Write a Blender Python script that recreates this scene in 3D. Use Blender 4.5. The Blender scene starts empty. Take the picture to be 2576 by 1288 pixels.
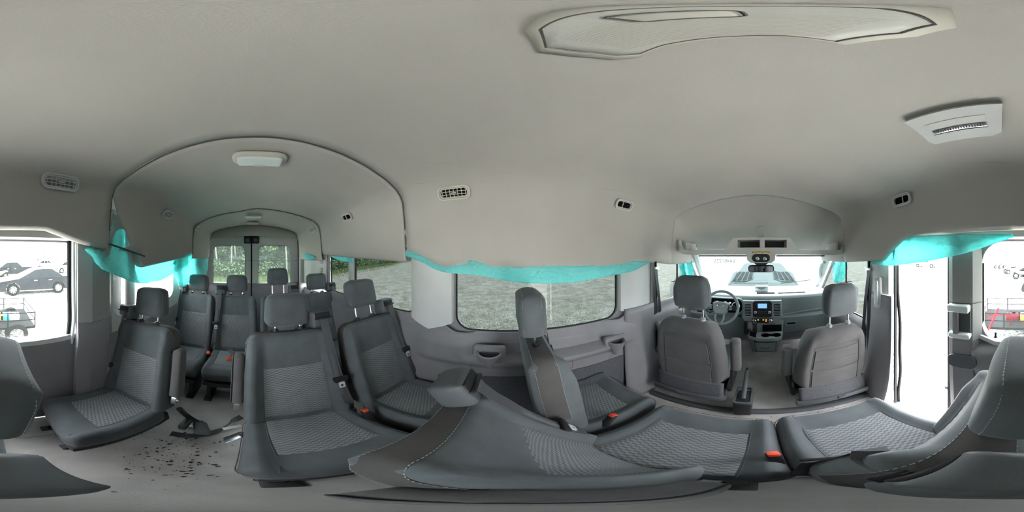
import bpy, bmesh, math, random
from mathutils import Vector, Matrix, Euler, noise
R = math.radians
random.seed(7)
SC = bpy.context.scene
COL = SC.collection

# ------------------------------------------------------------------ camera, sky, exposure
CZ = 1.45                                   # camera height above the cabin floor (z = 0)
cam_d = bpy.data.cameras.new('camera'); cam = bpy.data.objects.new('camera', cam_d); COL.objects.link(cam)
cam_d.type = 'PANO'
cam_d.panorama_type = 'EQUIRECTANGULAR'
cam.location = (0, 0, CZ)
cam.rotation_euler = (R(90), 0, R(87.76))
cam_d.clip_start = 0.01; cam_d.clip_end = 500
SC.camera = cam
w = bpy.data.worlds.new('sky'); SC.world = w; w.use_nodes = True
wn = w.node_tree.nodes; wn.clear()
wo = wn.new('ShaderNodeOutputWorld'); wb = wn.new('ShaderNodeBackground')
wb.inputs[0].default_value = (0.93, 0.97, 1.0, 1); wb.inputs[1].default_value = 8.0
w.node_tree.links.new(wb.outputs[0], wo.inputs[0])
SC.view_settings.view_transform = 'Standard'; SC.view_settings.look = 'None'
SC.view_settings.exposure = 1.05; SC.view_settings.gamma = 1.0; SC.view_settings.use_curve_mapping = False
sun_d = bpy.data.lights.new('sun', 'SUN'); sun = bpy.data.objects.new('sun', sun_d); COL.objects.link(sun)
sun_d.energy = 22; sun_d.angle = R(4); sun_d.color = (1, .97, .92); sun.location = (4, -1, 12); sun.rotation_euler = (R(-25), R(4), 0)
SC.cycles.max_bounces = 10; SC.cycles.diffuse_bounces = 6; SC.cycles.glossy_bounces = 4
SC.cycles.transparent_max_bounces = 24; SC.cycles.transmission_bounces = 6
SC.cycles.use_denoising = True
SC.cycles.sample_clamp_indirect = 20
SC.cycles.caustics_reflective = False; SC.cycles.caustics_refractive = False

# ------------------------------------------------------------------ a pixel of the photograph as a direction
def pdir(px, py):
    th = R((px - 1916) * 360 / 2576); ph = R((644 - py) * 180 / 1288)
    return Vector((math.sin(th) * math.cos(ph), math.cos(th) * math.cos(ph), math.sin(ph)))
def onx(px, py, x): d = pdir(px, py); d *= x / d.x; return Vector((d.x, d.y, d.z + CZ))
def ony(px, py, y): d = pdir(px, py); d *= y / d.y; return Vector((d.x, d.y, d.z + CZ))
def onz(px, py, z): d = pdir(px, py); d *= (z - CZ) / d.z; return Vector((d.x, d.y, z))

# ------------------------------------------------------------------ materials
def nt(name):
    m = bpy.data.materials.new(name); m.use_nodes = True
    n = m.node_tree.nodes; l = m.node_tree.links; n.clear()
    out = n.new('ShaderNodeOutputMaterial'); return m, n, l, out
def mat(name, col, rough=.6, metal=0, spec=.4, var=0, vscale=8, bump=0, bscale=300, emit=None, es=0, sheen=0):
    m, n, l, out = nt(name)
    b = n.new('ShaderNodeBsdfPrincipled'); l.new(b.outputs[0], out.inputs[0])
    b.inputs['Base Color'].default_value = (*col, 1); b.inputs['Roughness'].default_value = rough
    b.inputs['Metallic'].default_value = metal; b.inputs['Specular IOR Level'].default_value = spec
    if sheen: b.inputs['Sheen Weight'].default_value = sheen
    tc = n.new('ShaderNodeTexCoord')
    if var:
        t = n.new('ShaderNodeTexNoise'); t.inputs['Scale'].default_value = vscale; t.inputs['Detail'].default_value = 5
        l.new(tc.outputs['Object'], t.inputs['Vector'])
        r = n.new('ShaderNodeMapRange'); r.inputs[1].default_value = .3; r.inputs[2].default_value = .7
        r.inputs[3].default_value = 1 - var; r.inputs[4].default_value = 1 + var; l.new(t.outputs[0], r.inputs[0])
        mx = n.new('ShaderNodeVectorMath'); mx.operation = 'SCALE'; mx.inputs[0].default_value = col
        l.new(r.outputs[0], mx.inputs['Scale']); l.new(mx.outputs[0], b.inputs['Base Color'])
    if bump:
        t = n.new('ShaderNodeTexNoise'); t.inputs['Scale'].default_value = bscale; t.inputs['Detail'].default_value = 2
        l.new(tc.outputs['Object'], t.inputs['Vector'])
        bp = n.new('ShaderNodeBump'); bp.inputs['Strength'].default_value = bump; bp.inputs['Distance'].default_value = .002
        l.new(t.outputs[0], bp.inputs['Height']); l.new(bp.outputs[0], b.inputs['Normal'])
    if emit: b.inputs['Emission Color'].default_value = (*emit, 1); b.inputs['Emission Strength'].default_value = es
    return m
def weave(name, c1, c2, su, sv):
    m, n, l, out = nt(name)
    b = n.new('ShaderNodeBsdfPrincipled'); l.new(b.outputs[0], out.inputs[0])
    b.inputs['Roughness'].default_value = .85; b.inputs['Specular IOR Level'].default_value = .2
    uv = n.new('ShaderNodeUVMap'); mp = n.new('ShaderNodeMapping'); mp.inputs['Scale'].default_value = (1 / su, 1 / sv, 1)
    l.new(uv.outputs[0], mp.inputs[0])
    ck = n.new('ShaderNodeTexChecker'); ck.inputs['Scale'].default_value = 1
    ck.inputs[1].default_value = (*c1, 1); ck.inputs[2].default_value = (*c2, 1); l.new(mp.outputs[0], ck.inputs[0])
    t = n.new('ShaderNodeTexNoise'); t.inputs['Scale'].default_value = 14; t.inputs['Detail'].default_value = 4
    l.new(uv.outputs[0], t.inputs['Vector'])
    r = n.new('ShaderNodeMapRange'); r.inputs[3].default_value = .8; r.inputs[4].default_value = 1.2; l.new(t.outputs[0], r.inputs[0])
    mx = n.new('ShaderNodeVectorMath'); mx.operation = 'SCALE'; l.new(ck.outputs[0], mx.inputs[0]); l.new(r.outputs[0], mx.inputs['Scale'])
    l.new(mx.outputs[0], b.inputs['Base Color'])
    bp = n.new('ShaderNodeBump'); bp.inputs['Strength'].default_value = .5; bp.inputs['Distance'].default_value = .0015
    l.new(ck.outputs[1], bp.inputs['Height']); l.new(bp.outputs[0], b.inputs['Normal'])
    return m
def glass(name, tint, gloss=.05, haze=0):
    m, n, l, out = nt(name)
    if haze:
        tl = n.new('ShaderNodeBsdfTranslucent'); tl.inputs[0].default_value = (.75, .85, .80, 1); md = n.new('ShaderNodeMixShader'); md.inputs[0].default_value = haze  # translucent veil: haze and washed-out contrast put into the pane
    t = n.new('ShaderNodeBsdfTransparent'); t.inputs[0].default_value = (*[c ** .5 for c in tint], 1)
    g = n.new('ShaderNodeBsdfGlossy'); g.inputs[1].default_value = 0.02; g.inputs[0].default_value = (1, 1, 1, 1)
    mx = n.new('ShaderNodeMixShader'); mx.inputs[0].default_value = gloss
    l.new(t.outputs[0], mx.inputs[1]); l.new(g.outputs[0], mx.inputs[2])
    if haze: l.new(mx.outputs[0], md.inputs[1]); l.new(tl.outputs[0], md.inputs[2]); l.new(md.outputs[0], out.inputs[0])
    else: l.new(mx.outputs[0], out.inputs[0])
    return m
def cloth(name, col, trans=.5, wr=1.0):
    m, n, l, out = nt(name)
    d = n.new('ShaderNodeBsdfDiffuse'); d.inputs[0].default_value = (*col, 1)
    t = n.new('ShaderNodeBsdfTranslucent'); t.inputs[0].default_value = (*col, 1)
    mx = n.new('ShaderNodeMixShader'); mx.inputs[0].default_value = trans
    tc = n.new('ShaderNodeTexCoord'); ns = n.new('ShaderNodeTexNoise'); ns.inputs['Scale'].default_value = 13; ns.inputs['Detail'].default_value = 3
    ns.inputs['Distortion'].default_value = 1.5
    l.new(tc.outputs['Object'], ns.inputs['Vector'])
    bp = n.new('ShaderNodeBump'); bp.inputs['Strength'].default_value = wr; bp.inputs['Distance'].default_value = .02
    l.new(ns.outputs[0], bp.inputs['Height']); l.new(bp.outputs[0], d.inputs['Normal']); l.new(bp.outputs[0], t.inputs['Normal'])
    l.new(d.outputs[0], mx.inputs[1]); l.new(t.outputs[0], mx.inputs[2]); l.new(mx.outputs[0], out.inputs[0])
    return m
def ground_mat(name, cols, scales, rough=.95, bump=.6):
    m, n, l, out = nt(name)
    b = n.new('ShaderNodeBsdfPrincipled'); l.new(b.outputs[0], out.inputs[0])
    b.inputs['Roughness'].default_value = rough; b.inputs['Specular IOR Level'].default_value = .1
    tc = n.new('ShaderNodeTexCoord')
    t1 = n.new('ShaderNodeTexNoise'); t1.inputs['Scale'].default_value = scales[0]; t1.inputs['Detail'].default_value = 6
    t2 = n.new('ShaderNodeTexVoronoi'); t2.inputs['Scale'].default_value = scales[1]
    for t in (t1, t2): l.new(tc.outputs['Object'], t.inputs['Vector'])
    rp = n.new('ShaderNodeValToRGB'); e = rp.color_ramp.elements
    e[0].position = .35; e[0].color = (*cols[0], 1); e[1].position = .65; e[1].color = (*cols[1], 1)
    l.new(t1.outputs[0], rp.inputs[0])
    r = n.new('ShaderNodeMapRange'); r.inputs[1].default_value = 0; r.inputs[2].default_value = 1; r.inputs[3].default_value = .35; r.inputs[4].default_value = 1.75
    sp = n.new('ShaderNodeSeparateColor'); l.new(t2.outputs['Color'], sp.inputs[0]); l.new(sp.outputs[0], r.inputs[0])
    mx = n.new('ShaderNodeVectorMath'); mx.operation = 'SCALE'; l.new(rp.outputs[0], mx.inputs[0]); l.new(r.outputs[0], mx.inputs['Scale'])
    l.new(mx.outputs[0], b.inputs['Base Color'])
    bp = n.new('ShaderNodeBump'); bp.inputs['Strength'].default_value = bump; bp.inputs['Distance'].default_value = .02
    l.new(t2.outputs['Distance'], bp.inputs['Height']); l.new(bp.outputs[0], b.inputs['Normal'])
    return m

MT = dict(
    head=mat('headliner_fabric', (.465, .438, .41), .95, spec=.1, var=.04, vscale=3, bump=.25, bscale=500),
    light=mat('pale_grey_plastic', (.57, .565, .56), .55, var=.03, bump=.1, bscale=700),
    ventdark=mat('bonnet_vent_mesh', (.008, .010, .011), 1, spec=0),
    doorlt=mat('pale_door_trim', (.62, .60, .59), .55, var=.03, bump=.1, bscale=700),
    shaded_pale=mat('shaded_pale_plastic', (.30, .30, .30), .55, var=.03, bump=.1, bscale=700),  # darker copy of the pale plastic, door-side shade put into its colour
    dark=mat('dark_grey_trim', (.245, .232, .25), .5, var=.06, bump=.15, bscale=600),
    carpet=mat('carpet_panel', (.112, .112, .125), .95, spec=.1, var=.15, vscale=60, bump=.6, bscale=300),
    floor=mat('vinyl_floor', (.42, .40, .385), .6, var=.22, vscale=5, bump=.3, bscale=200),
    fab=mat('seat_fabric', (.100, .110, .119), .85, spec=.25, var=.14, vscale=10, bump=.35, bscale=700, sheen=.15),
    fabside=mat('seat_side_fabric', (.104, .099, .102), .9, spec=.2, var=.1, vscale=9, bump=.4, bscale=900, sheen=.15),
    boxing=mat('seat_boxing_fabric', (.086, .081, .080), .9, spec=.2, var=.1, vscale=9, bump=.4, bscale=900),
    ins=weave('woven_insert', (.235, .245, .256), (.138, .147, .158), .020, .009),
    plast=mat('black_plastic', (.022, .023, .026), .45, bump=.1, bscale=600),
    gplast=mat('grey_plastic', (.085, .089, .096), .5, bump=.15, bscale=600),
    belt=mat('belt_webbing', (.085, .086, .094), .7, bump=.4, bscale=900),
    chrome=mat('chrome', (.75, .76, .78), .18, 1),
    steel=mat('steel', (.45, .46, .48), .35, 1),
    red=mat('red_button', (.85, .09, .045), .4),
    thread=mat('pale_thread', (.34, .36, .37), .8),
    seam=mat('seam_shadow', (.11, .10, .10), .9),
    teal=cloth('teal_airbag', (.36, .88, .87), .5),
    strap=mat('dark_strap', (.05, .12, .13), .8),
    black=mat('black_rubber', (.012, .012, .014), .6),
    hole=mat('dark_cavity', (.006, .006, .008), .9, spec=.1),
    dash=mat('dash_plastic', (.25, .29, .30), .5, bump=.2, bscale=500),
    dashlt=mat('dash_light_trim', (.33, .37, .38), .4),
    screen=mat('display_screen', (.02, .03, .04), .2, emit=(.25, .55, .95), es=.55),
    amber=mat('amber_lamp', (.3, .1, .02), .4, emit=(1, .45, .1), es=1.2),
    dial=mat('dial_white', (.6, .65, .7), .5, emit=(.7, .85, 1), es=.5),
    yellow=mat('yellow_sticker', (.75, .50, .05), .5, var=.1, vscale=60),
    lens=mat('lamp_lens', (.55, .535, .50), .35, var=.02, bump=.2, bscale=150),
    lamp=mat('lamp_housing', (.56, .53, .47), .5),
    clear=glass('clear_glass', (.93, .97, .96), .06),
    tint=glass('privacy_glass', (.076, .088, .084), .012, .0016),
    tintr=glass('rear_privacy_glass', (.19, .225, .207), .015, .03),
    shade=glass('light_tint_glass', (.135, .155, .150), .02),
    hazed=glass('hazed_glass', (.85, .89, .88), .03, .006),  # lens glare put into this pane as translucent haze
    wind=glass('windshield_glass', (.42, .46, .46), .03),
    truck=mat('truck_paint', (.046, .058, .060), 1, spec=0),
    mirror=mat('mirror_glass', (.7, .72, .74), .03, 1),
    white=mat('white_paint', (.72, .76, .76), .3),
    silver=mat('silver_paint', (.55, .57, .6), .3, .4),
    navy=mat('navy_paint', (.010, .011, .015), .3, spec=.10),
    redp=mat('red_paint', (.12, .008, .015), .6, spec=.05),
    tyre=mat('tyre_rubber', (.010, .010, .010), .9, spec=.05),
    outblack=mat('black_steel', (.006, .006, .007), .6, spec=.05),
    alloy=mat('alloy_wheel', (.5, .5, .52), .3, .6),
    cglass=mat('car_window', (.012, .014, .016), .2, spec=.08),
    pad=ground_mat('bounce_yard', ((.5, .48, .45), (.62, .60, .57)), (.5, 18)),  # yard colour raised to bounce daylight into the cabin and read sunlit
    ground=ground_mat('gravel', ((.112, .109, .096), (.182, .185, .180)), (2.4, 46), bump=.35),
    soil=ground_mat('grassy_soil', ((.085, .11, .048), (.13, .15, .08)), (.7, 30)),
    grass=mat('grass_blades', (.10, .135, .052), .8, var=.35, vscale=1.5),
    leaf=mat('tree_leaves', (.068, .106, .066), .8, spec=.1, var=.4, vscale=1.2),
    leaf2=mat('pale_tree_leaves', (.092, .138, .076), .8, spec=.1, var=.35, vscale=1.2),
    bark=mat('grey_bark', (.10, .088, .075), .9, var=.3, vscale=12),
    birch=mat('birch_bark', (.28, .27, .25), .85, var=.3, vscale=9),
    cyan=mat('turquoise_cap', (.05, .55, .62), .4),
    debris=mat('dark_debris', (.035, .032, .03), .9),
    ink=mat('marker_ink', (.10, .13, .16), .7),
    orange=mat('orange_tag', (.8, .25, .05), .5),
)

# ------------------------------------------------------------------ geometry helpers: geo = (verts, faces)
def join(*gs):
    v = []; f = []
    for g in gs:
        o = len(v); v += list(g[0]); f += [tuple(i + o for i in q) for q in g[1]]
    return v, f
def xf(g, M): return [M @ Vector(p) for p in g[0]], g[1]
def tr(g, x=0, y=0, z=0): return xf(g, Matrix.Translation((x, y, z)))
def rt(g, ax, deg): return xf(g, Matrix.Rotation(R(deg), 4, ax))
def mk(name, g, m, parent=None, loc=(0, 0, 0), rot=(0, 0, 0), smooth=38, sub=0, solid=0, uv=None, recalc=True):
    me = bpy.data.meshes.new(name)
    me.from_pydata([tuple(p) for p in g[0]], [], [tuple(f) for f in g[1]])
    if uv is not None:
        ul = me.uv_layers.new(name='UVMap')
        for lp in me.loops: ul.data[lp.index].uv = uv[lp.vertex_index]
    if recalc:
        b = bmesh.new(); b.from_mesh(me); bmesh.ops.recalc_face_normals(b, faces=b.faces); b.to_mesh(me); b.free()
    if smooth:
        me.shade_smooth(); me.set_sharp_from_angle(angle=R(smooth))
    me.materials.append(m)
    o = bpy.data.objects.new(name, me); COL.objects.link(o)
    o.location = loc; o.rotation_euler = rot
    if parent: o.parent = parent
    if solid:
        s = o.modifiers.new('thick', 'SOLIDIFY'); s.thickness = solid; s.offset = 0
    if sub:
        s = o.modifiers.new('smooth', 'SUBSURF'); s.levels = sub; s.render_levels = sub
    return o
def tag(o, label=None, cat=None, group=None, kind=None):
    if label: o['label'] = label
    if cat: o['category'] = cat
    if group: o['group'] = group
    if kind: o['kind'] = kind
    return o
def thing(name, label, cat, loc=(0, 0, 0), rot=(0, 0, 0), group=None):
    o = bpy.data.objects.new(name, None); COL.objects.link(o); o.location = loc; o.rotation_euler = rot
    o.empty_display_size = .05
    return tag(o, label, cat, group)
def struct(o, label, cat): return tag(o, label, cat, kind='structure')
def box(hx, hy, hz, c=(0, 0, 0), r=0, n=2):
    b = bmesh.new(); bmesh.ops.create_cube(b, size=2)
    for v in b.verts: v.co = Vector((v.co.x * hx, v.co.y * hy, v.co.z * hz))
    if r: bmesh.ops.bevel(b, geom=b.edges[:], offset=min(r, .98 * min(hx, hy, hz)), segments=n, profile=.5, affect='EDGES')
    b.verts.index_update()
    g = ([v.co + Vector(c) for v in b.verts], [tuple(v.index for v in f.verts) for f in b.faces]); b.free(); return g
def grid(nu, nv, f):
    v = [f(i / nu, j / nv) for j in range(nv + 1) for i in range(nu + 1)]
    q = [(j * (nu + 1) + i, j * (nu + 1) + i + 1, (j + 1) * (nu + 1) + i + 1, (j + 1) * (nu + 1) + i) for j in range(nv) for i in range(nu)]
    return v, q
def loft(loops, caps=True, closed=True):
    n = len(loops[0]); v = [p for l in loops for p in l]; f = []
    for k in range(len(loops) - 1):
        for i in range(n if closed else n - 1):
            j = (i + 1) % n; f.append((k * n + i, k * n + j, (k + 1) * n + j, (k + 1) * n + i))
    if caps: f.append(tuple(range(n))[::-1]); f.append(tuple((len(loops) - 1) * n + i for i in range(n)))
    return v, f
def tube(pts, r, n=8, closed=False, caps=True):
    pts = [Vector(p) for p in pts]; m = len(pts); loops = []
    up = Vector((0, 0, 1)); prev = None
    for i, p in enumerate(pts):
        a = pts[i - 1] if (i > 0 or closed) else p; b = pts[(i + 1) % m] if (i < m - 1 or closed) else p
        t = (b - a).normalized()
        if prev is None:
            s = t.cross(up if abs(t.dot(up)) < .95 else Vector((1, 0, 0))).normalized()
        else: s = (prev - t * prev.dot(t)).normalized()
        prev = s; u = s.cross(t); rr = r[i] if isinstance(r, (list, tuple)) else r
        loops.append([p + (s * math.cos(2 * math.pi * k / n) + u * math.sin(2 * math.pi * k / n)) * rr for k in range(n)])
    if closed: loops.append(loops[0]); return loft(loops, False)
    return loft(loops, caps)
def cyl(r, h, n=20, c=(0, 0, 0), axis='Z', r2=None):
    g = loft([[Vector((rr * math.cos(2 * math.pi * k / n), rr * math.sin(2 * math.pi * k / n), z)) for k in range(n)] for rr, z in ((r, -h / 2), (r2 if r2 is not None else r, h / 2))])
    if axis == 'X': g = rt(g, 'Y', 90)
    if axis == 'Y': g = rt(g, 'X', -90)
    return tr(g, *c)
def lathe(prof, n=24, caps=True):
    return loft([[Vector((r * math.cos(2 * math.pi * k / n), r * math.sin(2 * math.pi * k / n), z)) for k in range(n)] for r, z in prof], caps)
def rrect(w, h, r, n=5, cx=0, cy=0):
    p = []
    for sx, sy, a0 in ((1, 1, 0), (-1, 1, 90), (-1, -1, 180), (1, -1, 270)):
        for k in range(n + 1):
            a = R(a0 + 90 * k / n); p.append((cx + sx * (w / 2 - r) + r * math.cos(a), cy + sy * (h / 2 - r) + r * math.sin(a)))
    return p
def prism(pts, d0, d1, plane='YZ'):
    """outline in a plane, extruded along the third axis from d0 to d1"""
    def P(a, b, d): return {'YZ': Vector((d, a, b)), 'XZ': Vector((a, d, b)), 'XY': Vector((a, b, d))}[plane]
    return loft([[P(a, b, d0) for a, b in pts], [P(a, b, d1) for a, b in pts]])
def ring(outer, inner, d0, d1, plane='YZ'):
    def P(a, b, d): return {'YZ': Vector((d, a, b)), 'XZ': Vector((a, d, b)), 'XY': Vector((a, b, d))}[plane]
    n = len(outer); v = [P(a, b, d) for l, d in ((outer, d0), (outer, d1), (inner, d1), (inner, d0)) for a, b in l]; f = []
    for k in range(4):
        for i in range(n):
            j = (i + 1) % n; k2 = (k + 1) % 4; f.append((k * n + i, k * n + j, k2 * n + j, k2 * n + i))
    return v, f
def sm(x, a, b):
    t = max(0, min(1, (x - a) / (b - a))); return t * t * (3 - 2 * t)
def lerp(a, b, t): return a + (b - a) * t
def pw(x, pts):
    if x <= pts[0][0]: return pts[0][1]
    for (a, va), (b, vb) in zip(pts, pts[1:]):
        if x <= b: return va + (vb - va) * (x - a) / (b - a)
    return pts[-1][1]
def bez(pts, n):
    """smooth curve through points (Catmull-Rom)"""
    P = [Vector(p) for p in pts]; P = [P[0] * 2 - P[1]] + P + [P[-1] * 2 - P[-2]]; o = []
    for i in range(1, len(P) - 2):
        for k in range(n):
            t = k / n; a, b, c, d = P[i - 1:i + 3]
            o.append(.5 * ((2 * b) + (c - a) * t + (2 * a - 5 * b + 4 * c - d) * t * t + (3 * b - a - 3 * c + d) * t ** 3))
    o.append(P[-2]); return o
def ribbon(pts, wdir, wid, th, n=6):
    """flat strap along points; wdir = width direction per point or one vector"""
    loops = []
    pts = [Vector(p) for p in pts]
    for i, p in enumerate(pts):
        t = (pts[min(i + 1, len(pts) - 1)] - pts[max(i - 1, 0)]).normalized()
        wv = Vector(wdir[i] if isinstance(wdir, list) else wdir); wv = (wv - t * wv.dot(t)).normalized(); nn = wv.cross(t)
        a = wv * wid / 2; b = nn * th / 2; loops.append([p + a + b, p - a + b, p - a - b, p + a - b])
    return loft(loops)
def _axis(L, r, m):
    e = [0, .12, .3, .55, .78, 1.0]; o = [-L / 2 + r * k for k in e]; inner = L - 2 * r
    o += [-L / 2 + r + inner * k / m for k in range(1, m)]; o += [L / 2 - r * k for k in e[::-1]]; return o
def pad(w_, h_, Rc, r, tf, tb, ff=None, fb=None, mw=8, mh=10, deform=None):
    """upholstered pad: (a across, b up, c thick); fully rounded edges, corner radius Rc, front relief ff(a,b)"""
    A = _axis(w_, r, mw); B = _axis(h_, r, mh); na, nb = len(A), len(B); v = []; idx = {}; f = []
    for side in (1, -1):
        for j, b in enumerate(B):
            for i, a in enumerate(A):
                edge = i in (0, na - 1) or j in (0, nb - 1)
                if edge and side == -1: idx[(side, i, j)] = idx[(1, i, j)]; continue
                d = min(w_ / 2 - abs(a), h_ / 2 - abs(b)); e = max(0, min(1, d / r)); pr = math.sqrt(max(0, 1 - (1 - e) ** 2))
                ka, kb = w_ / 2 - Rc, h_ / 2 - Rc; a2, b2 = a, b
                if abs(a) > ka and abs(b) > kb:
                    u = (abs(a) - ka) / Rc; t = (abs(b) - kb) / Rc
                    a2 = math.copysign(ka + Rc * u * math.sqrt(1 - t * t / 2), a); b2 = math.copysign(kb + Rc * t * math.sqrt(1 - u * u / 2), b)
                if side == 1: c = pr * (tf + (ff(a2, b2) if ff else 0))
                else: c = -pr * (tb + (fb(a2, b2) if fb else 0))
                p = Vector((a2, b2, c)); idx[(side, i, j)] = len(v); v.append(deform(p) if deform else p)
        for j in range(nb - 1):
            for i in range(na - 1):
                q = (idx[(side, i, j)], idx[(side, i + 1, j)], idx[(side, i + 1, j + 1)], idx[(side, i, j + 1)])
                f.append(q if side == 1 else q[::-1])
    return v, f
UP = Matrix(((1, 0, 0, 0), (0, 0, 1, 0), (0, 1, 0, 0), (0, 0, 0, 1)))     # a,b,c -> x, z, y (front = +y)
def dashes(pts, ln=.008, gap=.005, r=.0014):
    """a row of thread stitches along a path"""
    g = []; pts = [Vector(p) for p in pts]; pos = 0; nxt = 0
    for a, b in zip(pts, pts[1:]):
        L = (b - a).length
        while nxt < pos + L:
            t = (nxt - pos) / L; p = a.lerp(b, t); q = p + (b - a).normalized() * ln
            g.append(tube([p, q], r, 4)); nxt += ln + gap
        pos += L
    return join(*g)
# ------------------------------------------------------------------ the van's shell
def xl(y): return -.985 + .11 * sm(-y, 1.3, 2.5) + .055 * sm(y, 1.0, 1.6)       # left trim plane
def xr(y): return .80 - .06 * sm(-y, 1.3, 2.5) + .08 * sm(y, .9, 1.5)           # right trim plane
FL = mk('floor', box(.955, 2.35, .03, (-.095, -.25, -.03)), MT['floor'], smooth=0)
struct(FL, 'scuffed grey vinyl van floor', 'floor')

# --- left lower trim with the moulded recess under the window
def left_trim(u, v):
    y = lerp(-2.55, 1.55, u); zt = .95
    zt += .05 * (sm(y, .80, .90)) + .05 * sm(-y, .30, .38) * sm(y, -.62, -.56)
    z = v * zt
    x = xl(y)
    bul = .022 * sm(z, .10, .22) + .045 * sm(z, .66, .73) * sm(y, -.62, -.45) - .03 * sm(z, .86, .94)
    rec = sm(y, -.24, -.10) * (1 - sm(y, .62, .78))
    led = sm(z, .755, .79)
    d = bul - rec * led * .070
    d += .02 * rec * sm(z, .69, .745) * (1 - sm(z, .755, .765))
    return Vector((x + d, y, z))
WL = mk('wall_left', grid(120, 64, left_trim), MT['dark'], smooth=50, solid=.01); struct(WL, 'dark grey moulded lower trim along the driver side', 'wall')
kp = prism([(-.42, .02), (.88, .02), (.88, .52), (.86, .56), (.80, .575), (-.36, .575), (-.42, .52)], -.966, -.953)
mk('kick_panel', kp, MT['carpet'], WL)['label'] = 'carpeted kick panel low on the wall'
for y in (.70, .40, -.2): mk('panel_seam', tube([(xl(y) + (.025 if z < .62 else .069), y, z) for z in (.585, .64, .72, .745)], .0016, 4), MT['seam'], WL)
# window rings, glass and gaskets (left wall x ~ -.98)
def side_window(n, xw, y0, y1, z0, z1, glassm, label, rr=.10, wall=None, oy0=None, oy1=None, sgn=-1):
    cy, cz = (y0 + y1) / 2, (z0 + z1) / 2
    inn = rrect(y1 - y0, z1 - z0, rr, 6, cy, cz)
    ins = [p for p in inn]
    g = mk('window_%d' % n, prism(rrect(y1 - y0 + .03, z1 - z0 + .03, rr, 6, cy, cz), xw + sgn * .030, xw + sgn * .026), MT[glassm], smooth=0)
    struct(g, label, 'window')
    mk('window_gasket', tube([(xw + sgn * .022, a, b) for a, b in ins], .009, 6, closed=True), MT['black'], g)
    return g
def wall_ring(name, xw0, xw1, oy0, oy1, oz0, oz1, inn, m, parent, sgn=-1, th=.03):
    """panel around a rounded opening: outer rectangle to inner rounded loop"""
    cy = sum(p[0] for p in inn) / len(inn); cz = sum(p[1] for p in inn) / len(inn)
    out = []
    for a, b in inn:
        da, db = a - cy, b - cz; k = min(((oy1 if da > 0 else oy0) - cy) / da if abs(da) > 1e-6 else 9e9, ((oz1 if db > 0 else oz0) - cz) / db if abs(db) > 1e-6 else 9e9)
        out.append((cy + da * k, cz + db * k))
    # make sure the corners exist
    for ca, cb in ((oy0, oz0), (oy0, oz1), (oy1, oz0), (oy1, oz1)):
        i = min(range(len(out)), key=lambda q: (out[q][0] - ca) ** 2 + (out[q][1] - cb) ** 2); out[i] = (ca, cb)
    def X(y): return xw0 + (xw1 - xw0) * (y - oy0) / (oy1 - oy0)
    n = len(inn); v = []; f = []
    for l, d in ((out, 0), (out, 1), (inn, 1), (inn, 0)):
        for a, b in l: v.append(Vector((X(a) + sgn * th * d, a, b)))
    for k in range(4):
        for i in range(n):
            j = (i + 1) % n; k2 = (k + 1) % 4; f.append((k * n + i, k * n + j, k2 * n + j, k2 * n + i))
    return mk(name, (v, f), m, parent, smooth=30)
SILL = CZ - .50
W1 = (-.315, .808); W2 = (-1.32, -.60); W3 = (-1.80, -1.40)
for n, (y0, y1), lab, gm in ((1, W1, 'large tinted side window in the driver side wall beside the front bench', 'tint'),
                         (2, W2, 'tinted side window in the driver side wall behind the pillar', 'tint'),
                         (3, W3, 'narrow tinted quarter window near the rear on the driver side', 'tint')):
    xw = xl((y0 + y1) / 2)
    z0 = SILL if n == 1 else CZ - .435
    inn = rrect(y1 - y0, 1.66 - z0, .10 if n < 3 else .06, 6, (y0 + y1) / 2, (1.66 + z0) / 2)
    oy0, oy1 = (-.46, .95) if n == 1 else ((-1.36, -.46) if n == 2 else (-1.84, -1.36))
    wall_ring('window_surround', xl(oy0) - .002, xl(oy1) - .002, oy0, oy1, .86, 1.74, inn, MT['dark'], WL)
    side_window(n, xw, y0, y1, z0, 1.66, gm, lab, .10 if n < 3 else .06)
# pale pillar covers on the left wall
def pillar(name, y0, y1, ybot, xw0, xw1, z0, z1, dep, m, lab, vz=.05, sgn=1):
    ym = (y0 + y1) / 2
    def P(x, y, z): return Vector((x, y, z))
    prof = [(y0, -.015), (y0, dep * .55), (y0 + (y1 - y0) * .18, dep * .85), (ym, dep), (y1 - (y1 - y0) * .18, dep * .85), (y1, dep * .55), (y1, -.015)]
    loops = []
    for z, fl in ((0, 0), (1, 1)):
        l = []
        for y, d in prof:
            base = xw0 + (xw1 - xw0) * (y - y0) / (y1 - y0)
            zz = z1 if fl else z0 - vz * (1 - abs(y - ym) / ((y1 - y0) / 2))
            l.append(Vector((base + sgn * d, y, zz)))
        loops.append(l)
    o = mk(name, loft(loops), m, smooth=25); struct(o, lab, 'trim'); return o
pillar('trim_1', -.615, -.325, 0, xl(-.6), xl(-.32), CZ - .44, 1.80, .075, MT['light'], 'pale grey pillar cover between the two big driver side windows')
pillar('trim_2', .815, 1.17, 0, xl(.8), xl(1.17), CZ - .44, 1.66, .055, MT['light'], 'pale grey pillar cover behind the driver seat')
pillar('trim_3', -1.40, -1.325, 0, xl(-1.4), xl(-1.32), CZ - .43, 1.72, .02, MT['light'], 'slim pale pillar between the rear driver side windows', vz=0)
DL = pillar('trim_4', -2.50, -1.83, 0, xl(-2.5), xl(-1.83), CZ - .44, 1.75, .03, MT['light'], 'pale rear corner panel on the driver side with louvred slots', vz=0)
for k in range(16):
    if k in (7, 8): continue
    mk('louvre', box(.004, .035, .005, (xl(-1.93) + .022, -1.93, CZ - .29 + k * .022)), MT['dark'], DL)
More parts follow.
